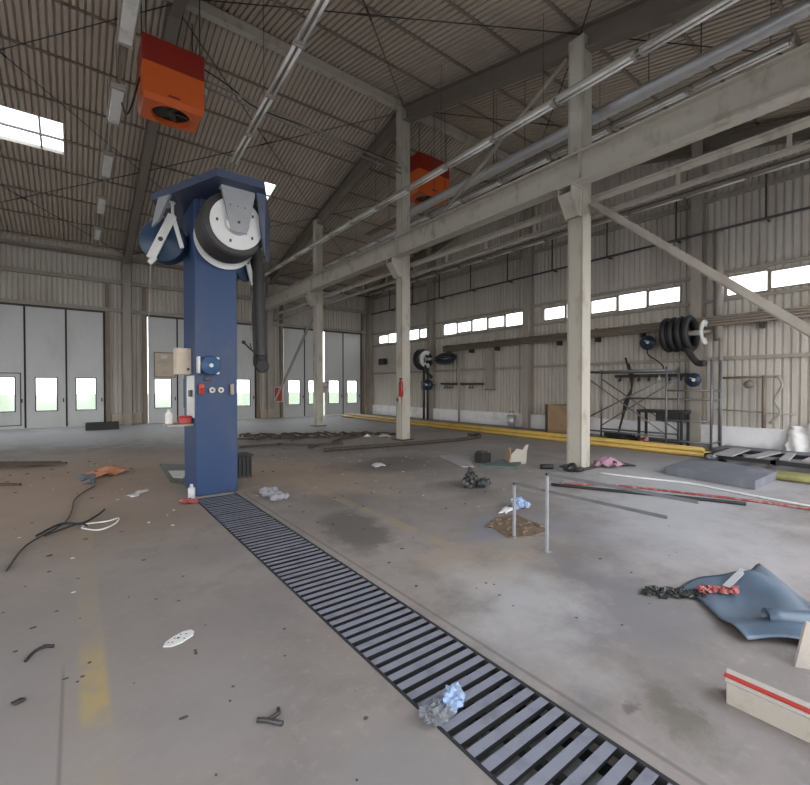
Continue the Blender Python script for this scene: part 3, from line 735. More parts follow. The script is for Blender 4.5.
row(9.4, 7.33, ysB, 1.46, 'twin lights in the row behind the columns', 'twin-tube light in the row beyond the columns, %s from the far end', 'dark rail hanging above the row of lights behind the columns')
ysL = [10.03, 8.56, 7.11, 5.66]
row(3.0, 7.0, ysL, 1.43, 'twin lights in the row above the post', 'twin-tube light above the blue post, %s of its row from the post upwards', 'rail above the row of lights that rises from the blue post', 2, .054)
ysS = [20.6, 17.3, 14.1, 11.0, 8.2]
row(.73, 7.55, ysS, 1.5, 'single light fittings at the left', 'lone light fitting left of the left heater, %s from the far wall', 'thin rail linking the spaced light fittings in the left row', 0)
ysW = [21.2-1.53*i for i in range(14)]
row(14.05, 7.15, ysW, 1.46, 'single-tube lights along the right wall', 'slim tube light high along the right wall, %s from the far corner', None, 1)
t = thing('light_bracket_rail', (14.05, 11, 6.0), 'dark pipe with drop brackets under the lights on the right wall', 'rail')
d = MB(); d.tube([(14.22, .4, 6.0), (14.22, 22.0, 6.0)], .035, 8); d.build('pipe', m['dark'], t)
d = MB(); d.box(14.01, .5, 7.235, 14.09, 22.0, 7.28); d.build('channel', m['brown'], t)
y = 1.2
while y < 22:
    d = MB(); d.bar((14.22, y, 6.0), (14.22, y, 7.30), .035, .035); d.bar((14.22, y, 6.0), (14.56, y, 6.0), .04, .04); d.bar((14.03, y, 7.295), (14.56, y, 7.295), .03, .03); d.build('drop_bracket', m['dark'], t); y += 2.1
# spiral duct
t = thing('ventilation_duct', (8.9, 6, 7.3), 'silver spiral duct hanging between the two light rows by the columns', 'duct')
d = MB(); prof = []; L = 12.3; n = 200
for k in range(n+1): prof.append((L*k/n, .125+(.008 if k % 2 else 0)))
d.lathe((8.9, -.8, 7.42), (0,1,0), prof, 18); d.build('pipe', m['galv'], t)
for y in (.6, 3, 5.4, 7.8, 10.2):
    d = MB(); d.tube([(8.9, y, 7.55), (8.9, y, roofz(y)-.05)], .01, 5); d.build('hanger_rod', m['dark'], t)
t = thing('cable_tray', (9.12, 6, 7.62), 'dark cable tray running just above the silver duct', 'cable tray')
MB().box(9.05, -.8, 7.60, 9.3, 14.5, 7.615).build('tray', m['brown'], t)
d = MB()
for k in range(4): d.tube([(9.09+k*.05, -.8, 7.635), (9.09+k*.05, 14.5, 7.635)], .018, 6)
d.build('cables', m['dark'], t)
for y in (1, 4, 7, 10, 13):
    d = MB(); d.tube([(9.17, y, 7.6), (9.17, y, roofz(y)-.05)], .009, 5); d.build('hanger_rod', m['dark'], t)

# ------------------------------------------------------------------ right wall equipment
t = thing('cable_trunking', (14.2, 7, 3.4), 'dark ribbed trunking running along the right wall below the windows', 'trunking')
d = MB(); d.box(14.22, -.6, 3.34, 14.26, 15.6, 3.62)
for z in (3.38, 3.46, 3.54, 3.60): d.tube([(14.19, -.6, z), (14.19, 15.6, z)], .025, 6)
d.build('tray', m['brown'], t)
y = .4
while y < 15.5:
    MB().box(14.26, y-.03, 3.2, 14.56, y+.03, 3.66).build('bracket', m['dark'], t); y += 1.5

def coil_reel(c, R_, n, label, tailpts, discy, rd):
    c = Vector(c); t = thing('hose_reel', c, label, 'hose reel')
    for k in range(n):
        d = MB(); cc = c+Vector((0, (k-(n-1)/2)*.19, 0)); d.tube([cc+Vector((math.cos(a), .05*math.sin(a), math.sin(a)))*R_ for a in [2*PI*i/36 for i in range(36)]], .088, 10, closed=True)
        d.build('hose_coil', m['black'], t)
    d = MB(); d.tube(smooth(tailpts), .085, 10); d.build('hose_tail', m['hose'], t)
    d = MB(); arc = [math.radians(60+k*6) for k in range(41)]; d.sheet(lambda u, v: c+Vector((math.cos(arc[round(u*40)]), 0, math.sin(arc[round(u*40)])))*rd*(.5+.5*v)+Vector((0, discy, 0)), 40, 2, .03); d.build('disc', m['whitem'], t)
    d = MB(); d.lathe(c+Vector((0, -.6, 0)), (0,1,0), [(0,.07), (1.1,.07)], 16); d.build('axle', m['greysteel'], t)
    d = MB(); d.bar(c+Vector((0, .45, 0)), (14.4, c.y+.45, c.z+.1), .08, .08); d.bar(c+Vector((0, -.55, 0)), (14.4, c.y-.55, c.z+.1), .08, .08); d.build('wall_bracket', m['greysteel'], t)
    return t
coil_reel((13.75,5.12,3.15), .42, 4, 'big black coiled hose reel on the right wall near the scaffold', [(13.6,4.9,2.78), (13.5,4.72,2.5), (13.45,4.55,2.3), (13.4,4.36,2.28)], -.62, .34)
coil_reel((13.7,16.55,3.0), .44, 2, 'black hose reel with white disc on the far part of the right wall', [(13.6,16.3,2.7), (13.55,16.0,2.3), (13.6,15.75,2.1)], -.3, .42)
# bundle of blue hoses
t = thing('blue_hose_bundle', (13.9,15.2,2.95), 'bundle of dark blue hoses coiled on the far right wall', 'hose')
for k in range(5):
    d = MB(); a0 = k*.3; d.tube([Vector((13.95+.06*math.sin(k*2), 15.1+.62*math.cos(a)+.05*k, 3.05+.16*math.sin(a)-.03*k)) for a in [2*PI*i/28 for i in range(28)]], .06, 8, closed=True); d.build('hose_loop', m['bluereel'] if k % 2 else m['black'], t)
d = MB(); d.bar((13.95,15.1,3.05), (14.55,15.1,3.15), .06, .06); d.build('hook', m['dark'], t)
def small_reel(c, r, label):
    c = Vector(c); t = thing('cable_reel', c, label, 'cable reel')
    d = MB(); d.lathe(c, (-1,-.4,0), [(-.12,r*.9), (-.1,r), (.05,r), (.09,r*.85), (.1,.04), (.13,.03)], 24); d.build('drum', m['navy'], t)
    d = MB(); d.bar(c+Vector((-.12,-.10,.02)), c+Vector((-.12,.04,.06)), .06, .02); d.lathe(c+Vector((-.1,-.04,0)), (-1,-.4,0), [(0,.05), (.04,.045)], 14); d.build('handle', m['whitem'], t)
    d = MB(); d.bar(c+Vector((.0,0,0)), (14.57, c.y, c.z), .08, .06); d.build('wall_arm', m['dark'], t)
    return t
t = small_reel((14.15,6.15,3.02), .22, 'small blue cable reel on the right wall left of the big black reel')
d = MB(); d.tube(smooth([(14.1,6.15,2.82), (14.1,6.1,2.62), (14.1,5.9,2.48), (14.1,5.7,2.3), (14.1,5.66,2.15)]), .018, 6); d.build('cable', m['black'], t)
small_reel((14.1,4.88,1.85), .2, 'small blue reel mounted low on the right wall column')
small_reel((14.1,16.65,1.75), .27, 'dark blue reel low on the far right wall under the black hose reel')
t = thing('switch_box', (14.45,17.35,1.6), 'small dark grey box on the far right wall beside the low reel', 'box')
MB().box(14.42,17.1,1.55,14.57,17.55,1.95,.01).build('body', m['dark'], t); MB().box(14.405,17.13,1.58,14.419,17.52,1.92).build('cover', m['scaff'], t)
t = thing('loudspeaker', (14.4,21.2,3.1), 'small dark box speaker high on the right wall in the far corner', 'speaker')
MB().box(14.25,20.75,2.95,14.5,21.3,3.3,.01).build('body', m['dark'], t); MB().box(14.5,20.95,3.05,14.59,21.1,3.2).build('bracket', m['dark'], t)

def vpipe(x, y, z0, z1, r, label, mat='greysteel', bend=None):
    d = MB(); pts = [(x, y, z0), (x, y, z1)]+(bend or []); d.tube(pts, r, 10); return tag(d.build('wall_pipe', m[mat]), label, 'pipe', 'upright pipes on the right wall')
vpipe(14.2,17.05,.0,3.0,.06,'dark upright pipe left of the far column on the right wall','dark')
vpipe(14.2,16.75,.0,3.0,.05,'dark upright pipe close beside the far column of the right wall','dark')
vpipe(14.25,14.55,.0,3.3,.055,'grey upright pipe right of the blue hoses on the far right wall')
vpipe(14.35,4.35,2.95,5.9,.11,'thick grey pipe rising past the window by the big black reel','greysteel',[(14.35,4.35,6.0)])
vpipe(14.2,4.25,.0,3.0,.05,'thin upright pipe from floor to the white disc beside the scaffold')
vpipe(14.35,9.0,.0,3.3,.05,'slim upright pipe on the right wall above the brown box')
t = thing('air_manifold', (14.35,14,1.75), 'dark pipe manifold with drop valves on the far right wall', 'pipe manifold')
d = MB(); d.tube([(14.35,13.15,1.78), (14.35,15.9,1.80)], .05, 8); d.build('pipe', m['dark'], t)
for k in range(6):
    y = 15.6-k*.17-(1.0 if k > 3 else 0); d = MB(); d.tube([(14.35,y,1.78), (14.33,y,1.62), (14.26,y,1.55)], .02, 6); d.box(14.29,y-.04,1.6,14.36,y+.04,1.66,.006); d.build('valve', m['dark'], t)
for y in (15.1, 14.85):
    d = MB(); d.tube([(14.38,y,1.8), (14.38,y,3.1)], .012, 6); d.build('riser', m['dark'], t)
t = thing('wall_duct_panel', (14.4,12.9,1.9), 'narrow brown metal flue box on the wall below the trunking', 'flue box')
MB().box(14.38,12.65,1.55,14.57,13.05,3.2,.01).build('body', m['greysteel'], t); MB().box(14.34,12.62,1.5,14.57,13.08,1.56).build('foot', m['brown'], t)
t = thing('air_manifold', (14.4,5.8,1.9), 'dark pipe rail with taps on the wall behind the scaffold', 'pipe manifold')
d = MB(); d.bar((14.42,4.9,2.0), (14.42,7.3,2.0), .06, .1); d.build('pipe', m['dark'], t)
for k in range(7):
    y = 7.1-k*.3; d = MB(); d.tube([(14.4,y,2.0), (14.36,y,1.86), (14.30,y,1.82)], .022, 6); d.box(14.33,y-.035,1.85,14.4,y+.035,1.92,.006); d.build('valve', m['gauge'] if k % 3 == 1 else m['dark'], t)
t = thing('standpipe', (14.3,3.3,.3), 'brown standpipe with tap and round head on the wall above the white plinth', 'standpipe')
d = MB(); d.tube([(14.32,3.32,.57), (14.32,3.32,1.95)], .05, 10); d.tube([(14.32,4.3,1.9), (14.32,3.0,1.92)], .03, 8); d.build('pipe', m['brown'], t)
d = MB(); d.lump((14.25,3.62,1.72), (.13,.13,.11), 5, .12); d.build('head', m['brown'], t)
d = MB(); d.tube(smooth([(14.3,3.05,1.92), (14.28,2.95,1.7), (14.3,3.1,1.3), (14.28,2.98,1.0), (14.3,3.2,.7)]), .03, 8); d.build('hose', m['greysteel'], t)
d = MB(); d.tube([(14.4,4.4,1.02), (14.4,2.7,.95)], .018, 6); d.build('thin_line', m['greysteel'], t)

# scaffold
t = thing('scaffold', (13.1,6.1,0), 'grey tube scaffold with crossed braces standing by the right wall', 'scaffold')
XA, XB = 12.75, 13.55
for (x, y, h) in ((XA,7.3,2.2), (XB,7.3,2.2), (XA,5.05,2.2), (XB,5.05,2.2), (XA+.15,4.05,2.35), (XB,4.05,2.35)):
    d = MB(); d.tube([(x, y, .03), (x, y, h)], .03, 8); p = d.build('upright', m['scaff'], t)
    MB().box(x-.07,y-.07,0,x+.07,y+.07,.03).build('foot_plate', m['dark'], p)
for (p, q, r) in (((XA,7.3,2.1),(XA,5.05,2.1),.04), ((XB,7.3,2.1),(XB,5.05,2.1),.04), ((XA,7.3,2.1),(XB,7.3,2.1),.03), ((XA,5.05,2.1),(XB,5.05,2.1),.03), ((XA,7.3,.3),(XA,5.05,.3),.025), ((XB,7.3,.3),(XB,5.05,.3),.025),
                  ((XB,6.4,1.3),(XB,4.05,1.3),.025), ((XA,5.05,1.55),(XA+.15,4.05,1.55),.025), ((XA,5.05,.75),(XA+.15,4.05,.75),.025), ((XB,5.05,1.55),(XB,4.05,1.55),.025), ((XA+.15,4.05,1.55),(XB,4.05,1.55),.025), ((XA+.15,4.05,.2),(XB,4.05,.2),.025), ((XA,5.05,.2),(XA+.15,4.05,.2),.025)):
    d = MB(); d.tube([p, q], r, 8); d.build('rail', m['scaff'], t)
for (p, q) in (((XA,7.3,1.9),(XA,5.05,.35)), ((XA,5.05,1.9),(XA,7.3,.7)), ((XB,7.3,.4),(XB,5.05,1.9)), ((XB,7.3,1.9),(XB,5.05,.4))):
    d = MB(); d.tube([p, q], .02, 8); d.build('cross_brace', m['scaff'], t)
# black bench frame
t = thing('bench_frame', (13.15,5.4,0), 'black steel bench frame standing inside the scaffold', 'bench')
for x in (12.95, 13.4):
    for y in (5.85, 4.75):
        MB().box(x-.03,y-.03,0,x+.03,y+.03,1.0).build('leg', m['black'], t)
MB().box(12.9,4.7,.92,13.45,5.9,1.0).build('top_frame', m['black'], t)
d = MB(); d.box(12.95,4.8,.7,13.4,5.4,.92); d.build('drawer_box', m['black'], t)
MB().box(12.93,4.75,.12,13.42,5.85,.17).build('lower_shelf', m['dark'], t)
d = MB(); d.lump((12.62,5.62,.10), (.10,.10,.10), 8, .3); d.lump((12.6,5.5,.2), (.06,.07,.09), 4, .3)
tag(d.build('red_cloth', m['redrag']), 'small red cloth heap beside the black bench frame', 'cloth')
d = MB(); d.lump((13.1,6.5,.14), (.28,.42,.15), 18, .35); d.lump((13.2,6.1,.1), (.2,.25,.11), 11, .35)
tag(d.build('scrap_heap', m['black']), 'black scrap heap on the floor under the scaffold', 'scrap')
# leaning tube bundle behind scaffold
d = MB()
for k in range(3): d.tube(smooth([(14.3,6.9-.1*k,2.6-.2*k), (14.25,6.75-.05*k,2.1), (14.3,6.7,1.6), (14.2,6.75+.05*k,1.2), (14.1,6.9,.6), (14.0,7.0,.03)]), .03, 6)
tag(d.build('hanging_cables', m['black']), 'black cables hanging tangled on the wall behind the scaffold', 'cable')

# ------------------------------------------------------------------ long yellow pipes
YP = [(11.62,3.7,20.6,.058,.0), (11.80,3.9,21.3,.058,.0), (11.98,3.6,20.2,.058,.0), (12.16,4.3,21.0,.058,.0), (11.71,3.8,20.0,.055,.10), (11.9,3.9,20.8,.055,.10), (12.34,4.8,19.0,.058,0)]
YN = ['nearest to the columns in the bottom layer', 'second in the bottom layer from the columns', 'third in the bottom layer from the columns', 'fourth in the bottom layer from the columns', 'top layer on the side of the columns', 'top layer on the wall side', 'closest to the right wall']
for (x, y0, y1, r, dz), nm in zip(YP, YN):
    d = MB(); d.tube([(x, y0, r+dz), (x+R.uniform(-.03,.03), (y0+y1)/2, r+dz), (x, y1, r+dz)], r, 12)
    tag(d.build('yellow_pipe', m['yellow']), 'long yellow pipe lying along the right wall, '+nm, 'pipe', 'long yellow pipes on the floor')
for k, nm in enumerate(('nearer of', 'farther of')):
    d = MB(); x = 9.9+k*.2; d.tube([(x, 2.35, .07), (x+.12, -.6, .07)], .07, 12)
    tag(d.build('yellow_pipe', m['lime']), nm+' two pale yellow pipes at the right beside the dark trolley', 'pipe', 'pale yellow pipes')

# ------------------------------------------------------------------ large floor things at the right
t = MB(); t.prism([(8.87,3.53,.0), (8.64,2.1,.0), (10.0,2.1,.0), (10.55,3.62,.0)], (0,0,.145)); bmesh.ops.bevel(t.bm, geom=t.bm.edges[:], offset=.008, segments=1, affect='EDGES')
tag(t.build('grey_slab', m['slab']), 'large flat slate grey slab on the floor right of the nearest column', 'slab')
t = thing('low_trolley', (11.3,2.7,0), 'low dark flat trolley loaded with boards behind the grey slab', 'trolley')
d = MB()
for x in (10.75, 12.0): d.box(x, 1.2, .14, x+.08, 3.5, .22)
for y in (1.3, 2.3, 3.4): d.box(10.75, y, .14, 12.08, y+.08, .22)
d.build('frame', m['black'], t)
for x in (10.85, 11.95):
    for y in (1.6, 3.2):
        d = MB(); d.lathe((x-.03,y,.075), (1,0,0), [(0,.075), (.06,.075)], 18); d.box(x-.03,y-.02,.07,x+.03,y+.02,.16); d.build('wheel', m['black'], t)
for k, (y, a, w) in enumerate(((3.15,.05,.32), (2.62,-.08,.2), (2.25,.1,.14), (1.75,.0,.4))):
    d = MB(); d.bar((10.6+.1*k,y-.6*a,.241+.004*k), (12.0,y+.6*a,.241+.004*k), w, .028); tag(d.build('board', m['plank']), ['widest farthest','second narrower','narrowest','widest nearest'][k]+' grey board lying across the low dark trolley', 'board', 'boards on the trolley')
d = MB(); d.box(13.0,1.0,.0,13.75,4.0,.10); tag(d.build('dark_panel', m['slab']), 'long dark grey panel on the floor at the foot of the right wall', 'panel')
d = MB(); d.lump((10.35,3.25,.1+.12), (.14,.11,.05), 3, .4); tag(d.build('rag', m['rag']), 'crumpled grey rag on the far edge of the grey slab', 'rag')
# torn plastic on the plinth
q = random.Random(5)
def crumple(cx, cy, z, lx, ly, amp, seed, ang=0., lift=0.):
    q = random.Random(seed); ks = [(q.uniform(2,9), q.uniform(2,9), q.uniform(0,6)) for _ in range(6)]; ca, sa = math.cos(ang), math.sin(ang)
    def fn(u, v):
        h = sum(math.sin(a*u*2+b*v*2+c) for a, b, c in ks)/6
        ex = 1+.22*math.sin(7*v+seed); ey = 1+.22*math.sin(6*u+seed*2)
        x, y = (u-.5)*lx*ex+.03*h, (v-.5)*ly*ey
        return (cx+x*ca-y*sa, cy+x*sa+y*ca, z+.006+amp*(1+h)*(.4+.6*math.sin(PI*u)*math.sin(PI*v))+lift*u)
    return fn
d = MB()
def hang(u, v):
    y = 2.85-v*1.7; n = noise.noise(Vector((v*5, u*3, 1.3))); f = .62+.25*noise.noise(Vector((v*4, 2.2, 7)))
    z = .02+u*f
    return (14.36+.10*n-(1-u)**2*.22+.05*math.sin(v*31+u*3), y+.06*noise.noise(Vector((u*6, v*5, 4))), z)
d.sheet(hang, 14, 44, .005); tag(d.build('plastic_sheet', m['paper']), 'torn white plastic sheet hanging over the right wall plinth', 'plastic sheet')
d = MB(); d.sheet(crumple(13.9,3.9,.0,.5,.9,.06,12), 10, 12); tag(d.build('plastic_sheet', m['paper']), 'crumpled white plastic sheet on the floor behind the yellow pipe ends', 'plastic sheet')

# box, bucket
t = thing('cupboard', (13.9,8.9,0), 'open brown wooden box standing by the right wall behind the nearest column', 'box')
d = MB(); d.box(13.62,8.35,.02,13.66,9.35,1.0); d.box(13.66,8.35,.02,14.3,8.39,1.0); d.box(13.66,9.31,.02,14.3,9.35,1.0); d.box(13.66,8.39,.02,14.3,9.31,.06); d.box(13.66,8.39,.96,14.3,9.31,1.0); d.build('case', m['card'], t)
MB().box(13.6,9.36,.0,13.66,9.44,1.02).build('edge_post', m['wood'], t)
t = thing('bucket', (14.2,11.4,0), 'grey metal bucket against the right wall plinth', 'bucket')
d = MB(); d.lathe((14.2,11.45,0), (0,0,1), [(0,.14), (.5,.18), (.5,.17), (.03,.13), (.03,0)], 24, True, False); d.build('body', m['galv'], t)
d = MB(); d.tube([(14.2+.18*math.cos(a),11.45,.5+.16*math.sin(a)) for a in [PI*i/12 for i in range(13)]], .007, 6); d.build('handle', m['dark'], t)
t = thing('red_sign', (8.6,22.5,1.0), 'small red notice board with white edge at the last folding doors', 'sign')
MB().box(8.36,22.40,.85,8.84,22.44,1.66).build('frame', m['whitem'], t); MB().box(8.40,22.392,.89,8.80,22.40,1.62).build('panel', m['redbright'], t)
MB().box(8.56,22.44,.95,8.64,22.6,1.1).build('bracket', m['dark'], t)
d = MB(); d.box(8.06,22.05,1.62,8.16,22.3,1.70); 
d.bm.free()
t = thing('board', (3.29,22.55,2.1), 'beige board covering the upper pane on the door left of the blue post', 'board')
MB().box(2.9,22.60,2.12,3.7,22.635,3.2).build('panel', m['beige'], t)
d = MB()
for a in ((2.86,2.08,2.9,3.24), (3.7,2.08,3.74,3.24), (2.9,3.2,3.7,3.24), (2.9,2.08,3.7,2.12)): d.box(a[0],22.59,a[1],a[2],22.64,a[3])
d.build('frame', m['brown'], t)
MB().box(3.15,22.592,2.95,3.4,22.599,3.12).build('notice', m['paper'], t)
t = thing('black_tray', (.85,20.8,0), 'long black rubber trough on the floor before the left folding doors', 'trough')
d = MB(); d.box(.3,20.2,.0,1.35,20.7,.04); d.box(.3,20.2,.04,1.35,20.24,.28); d.box(.3,20.66,.04,1.35,20.7,.28); d.box(.3,20.24,.04,.34,20.66,.28); d.box(1.31,20.24,.04,1.35,20.66,.28); d.build('body', m['black'], t)
# things on the middle column
t = thing('fire_extinguisher', (7.9,10.75,1.5), 'red fire extinguisher strapped to the left of the middle column', 'extinguisher')
d = MB(); d.lathe((7.93,10.62,1.35), (0,0,1), [(0,.05), (.02,.07), (.42,.07), (.5,.03), (.53,.03)], 18); d.build('body', m['redbright'], t)
d = MB(); d.box(7.88,10.6,1.88,7.98,10.64,1.92,.006); d.tube([(7.9,10.6,1.9), (7.86,10.56,1.8), (7.86,10.55,1.55)], .012, 6); d.build('valve', m['black'], t)
MB().box(7.93,10.65,1.55,8.02,10.70,1.62).build('strap', m['dark'], t)
t = thing('switch_box', (7.97,10.8,1.1), 'small grey switch box low on the middle column', 'box')
MB().box(7.93,10.72,1.12,8.008,10.9,1.36,.008).build('body', m['fitting'], t); MB().box(7.922,10.76,1.2,7.93,10.84,1.3).build('button_plate', m['dark'], t)
t = thing('winch', (8.3,16.5,1.6), 'small grey winch mounted on the farthest column', 'winch')
d = MB(); d.lathe((8.33,16.62,1.72), (1,-.3,0), [(-.02,.13), (.1,.15), (.2,.13)], 18); d.box(8.31,16.55,1.4,8.4,16.8,1.6,.01); d.build('drum', m['fitting'], t)
d = MB(); d.tube([(8.5,16.6,1.75), (8.62,16.55,1.85), (8.6,16.5,1.98)], .02, 6); d.build('crank', m['galv'], t)

# ------------------------------------------------------------------ tubular barrier
t = thing('barrier', (3.8,2.8,0), 'thin grey steel tube barrier standing on the floor by the dirt patch', 'barrier')
def rail(pts): d = MB(); d.tube(pts, .016, 10); return d
for (x, y, h, ye) in ((3.82,3.04,.60,1.5), (3.74,2.57,.79,1.25)):
    d = MB(); d.bar((x,y,.0), (x,y,h), .024, .024, (0,1,0)); d.build('post', m['bracket'], t)
    d = MB(); d.bar((x,y+.012,h-.012), (x,ye,h-.012), .024, .024); d.build('rail', m['scaff'], t)
    MB().box(x-.032,y-.032,0,x+.032,y+.032,.006).build('foot_plate', m['bracket'], t)

# ------------------------------------------------------------------ litter on the floor
def lit(mb, name, mat, label, cat, group=None): return tag(mb.build(name, m[mat]), label, cat, group)
# dirt patch
d = MB(); q = random.Random(4); N = 26
poly = [(3.74,3.05), (3.9,3.45), (4.18,3.6), (4.5,3.58), (4.42,3.25), (4.3,2.93), (4.0,2.92)]
d.prism([(x, y, .0) for x, y in poly], (0,0,.012))
for k in range(60):
    u, v = q.uniform(3.8,4.42), q.uniform(2.95,3.55)
    if (u-4.1)**2/.1+(v-3.25)**2/.09 < 1: d.lump((u,v,.014), (q.uniform(.02,.06), q.uniform(.02,.06), q.uniform(.008,.025)), k, .4, 1)
o = lit(d, 'dirt_patch', 'dirt', 'brown dirt and rubble filling a hole by the tube barrier', 'dirt'); o['kind'] = 'stuff'
# blue plastic bag behind barrier
d = MB(); d.lump((4.78,3.74,.07), (.10,.09,.08), 31, .4, 3); d.lump((4.85,3.68,.05), (.07,.07,.05), 32, .4, 3); lit(d, 'plastic_bag', 'blueplast', 'crumpled pale blue plastic bag behind the tube barrier', 'bag')
d = MB(); d.sheet(crumple(4.55,3.75,0,.32,.12,.025,8,.4), 8, 5); lit(d, 'paper_scrap', 'paper', 'white paper scrap left of the blue plastic bag', 'paper')
# rags on the drain
d = MB()
for k in range(7): d.lump((1.40+.03*math.sin(k*2), 1.585+.02*math.cos(k*3)+.004*k, .035+.006*(k % 3)), (.045,.04,.026), 40+k, .6, 3)
lit(d, 'rag', 'rag', 'crumpled dark grey rag on the left edge of the drain grate', 'rag')
d = MB(); d.lump((1.51,1.60,.045), (.06,.045,.04), 61, .55, 3); d.lump((1.565,1.625,.05), (.05,.05,.035), 62, .55, 3); lit(d, 'plastic_bag', 'blueplast', 'crumpled pale blue wrapper on the drain grate beside the grey rag', 'wrapper')
# white holed plate
d = MB(); pts = []; c = Vector((.525,3.13,0))
out = [(-.095,-.035), (-.05,-.065), (.01,-.055), (.05,-.03), (.085,-.01), (.10,.035), (.085,.07), (.04,.075), (-.02,.05), (-.075,.01)]
N = len(out); d.prism([(c.x+x, c.y+y, 0) for x, y in out], (0,0,.006)); t = lit(d, 'white_plate', 'paper', 'flat white plate with small dark holes on the bare floor', 'plate')
d = MB()
for x, y, r in ((0,.01,.010), (-.04,-.02,.006), (.03,-.02,.006), (-.02,.02,.006), (.05,.03,.006), (.02,.045,.006), (-.06,-.01,.005)): d.lathe((c.x+x, c.y+y, .0061), (0,0,1), [(0,r), (.0006,r)], 10)
d.build('hole', m['dark'], t)
# twig, dark strips
d = MB(); d.tube([(.70,2.12,.012), (.74,2.08,.015), (.79,2.02,.012)], .012, 6); d.tube([(.74,2.08,.015), (.80,2.09,.02), (.81,2.13,.012)], .010, 6); lit(d, 'broken_bracket', 'dark', 'small dark forked piece on the floor at the lower left', 'scrap')
d = MB(); d.tube(smooth([(-.25,3.42,.01), (-.21,3.49,.02), (-.16,3.52,.018), (-.12,3.51,.01)]), .010, 6); lit(d, 'bent_strip', 'black', 'small black bent strip on the floor at the far left foreground', 'scrap')
d = MB(); d.lump((-.25,3.0,.012), (.03,.02,.012), 5, .4); lit(d, 'black_chip', 'black', 'small black lump below the bent black strip', 'scrap')
# heap at base of post
d = MB()
for k in range(5): d.lump((1.26+.07*math.sin(k*1.9), 6.72+.05*math.cos(k*2.3), .035), (.07,.06,.035), 70+k, .45, 2)
lit(d, 'red_cloth', 'redrag', 'small red and white rag at the foot of the blue post', 'rag')
t = thing('bottle', (1.3,6.86,0), 'pale plastic bottle standing against the foot of the blue post', 'bottle')
d = MB(); d.lathe((1.34,6.9,0), (0,0,1), [(0,.045), (.01,.05), (.17,.05), (.2,.02)], 16); d.build('body', m['bottle'], t)
d = MB(); d.lathe((1.34,6.9,.2), (0,0,1), [(0,.022), (.03,.022)], 12); d.build('cap', m['whitem'], t)
# lid plate by the post
d = MB(); d.prism([(1.30,8.4,.0), (1.42,8.05,.0), (2.0,9.9,.0), (1.42,10.5,.0)], (0,0,.012)); lit(d, 'steel_lid', 'dark', 'dark flat steel cover plate on the floor left of the blue post', 'plate')
d = MB(); d.prism([(1.40,8.75,.0125), (1.52,8.55,.0125), (1.75,9.3,.0125), (1.43,9.5,.0125)], (0,0,.003)); lit(d, 'paper_sheet', 'paper', 'white paper sheet lying on the dark cover plate', 'paper')
# black crate to the right of the post
t = thing('black_crate', (2.5,8.3,0), 'black plastic crate on the floor right of the blue post', 'crate')
d = MB(); d.box(2.3,8.05,.0,2.58,8.4,.02); d.box(2.3,8.05,.02,2.58,8.08,.38); d.box(2.3,8.37,.02,2.58,8.4,.38); d.box(2.3,8.08,.02,2.33,8.37,.38); d.box(2.55,8.08,.02,2.58,8.37,.38)
for k in range(4): d.box(2.34+k*.07,8.03,.04,2.36+k*.07,8.05,.35)
d.build('body', m['black'], t)
d = MB(); d.box(2.28,8.0,.38,2.60,8.42,.41,.01); d.build('rim', m['black'], t)
# three grey gloves
for k, (x, y, a, lb) in enumerate(((2.38,6.62,.2,'farthest'), (2.33,6.36,-.3,'middle'), (2.36,6.10,.1,'nearest'))):
    d = MB(); ca, sa = math.cos(a), math.sin(a)
    for j in range(3): d.lump((x+(j-1)*.085*ca, y+(j-1)*.085*sa, .055-.008*j), (.07,.06,.055), 80+k*5+j, .3, 2)
    lit(d, 'cloth_roll', 'glove', lb+' of three grey cloth rolls on the floor right of the blue post', 'cloth', 'grey cloth rolls')
# boards and strips in the middle
def strip(pts, w, h, name, mat, label, cat='board', group=None):
    d = MB()
    for p, q_ in zip(pts, pts[1:]): d.bar((*p, h/2), (*q_, h/2), w, h)
    return lit(d, name, mat, label, cat, group)
strip([(3.5,11.98), (4.68,11.86)], .09, .06, 'wooden_strip', 'wood', 'dark strip on the floor right of the blue post, the leftmost of the strips', 'strip', 'dark strips on the floor')
strip([(4.6,11.75), (5.2,11.2), (6.1,10.95)], .10, .06, 'wooden_strip', 'wood', 'bent dark strip on the floor between two straight dark strips', 'strip', 'dark strips on the floor')
strip([(4.95,10.75), (5.35,11.0)], .09, .05, 'wooden_strip', 'wood', 'short dark strip touching the bent strip in the middle of the floor', 'strip', 'dark strips on the floor')
strip([(6.0,11.35), (6.65,11.95), (7.3,12.1)], .10, .06, 'wooden_strip', 'wood', 'dark strip pointing at the farthest column, by the tangled rope', 'strip', 'dark strips on the floor')
d = MB(); d.tube(smooth([(5.0,9.95,.05), (6.3,9.8,.05), (8.3,9.55,.05), (9.98,9.5,.05), (10.5,9.75,.05), (10.75,10.1,.05), (10.5,10.3,.05)]), .05, 10); lit(d, 'black_hose', 'wood', 'long dark hose lying across the floor past the middle column', 'hose')
q = random.Random(12); pts = []
for k in range(90):
    f = k/89; pts.append((4.3+4.3*f+q.uniform(-.25,.25), 14.4-2.5*f+q.uniform(-.55,.55)*(.4+f*(1-f)*2.4), .03+q.uniform(0,.1)))
d = MB(); d.tube(smooth(pts, 3), .024, 6); lit(d, 'tangled_rope', 'wood', 'long tangled dark rope strewn over the floor before the columns', 'rope')
q = random.Random(14); pts = []
for k in range(40):
    f = k/39; pts.append((4.0+3.2*f+q.uniform(-.3,.3), 13.6-1.2*f+q.uniform(-.3,.3), .03+q.uniform(0,.05)))
d = MB(); d.tube(smooth(pts, 3), .022, 6); lit(d, 'thin_cable', 'wood', 'thin brown cable loosely coiled before the tangled rope', 'cable')
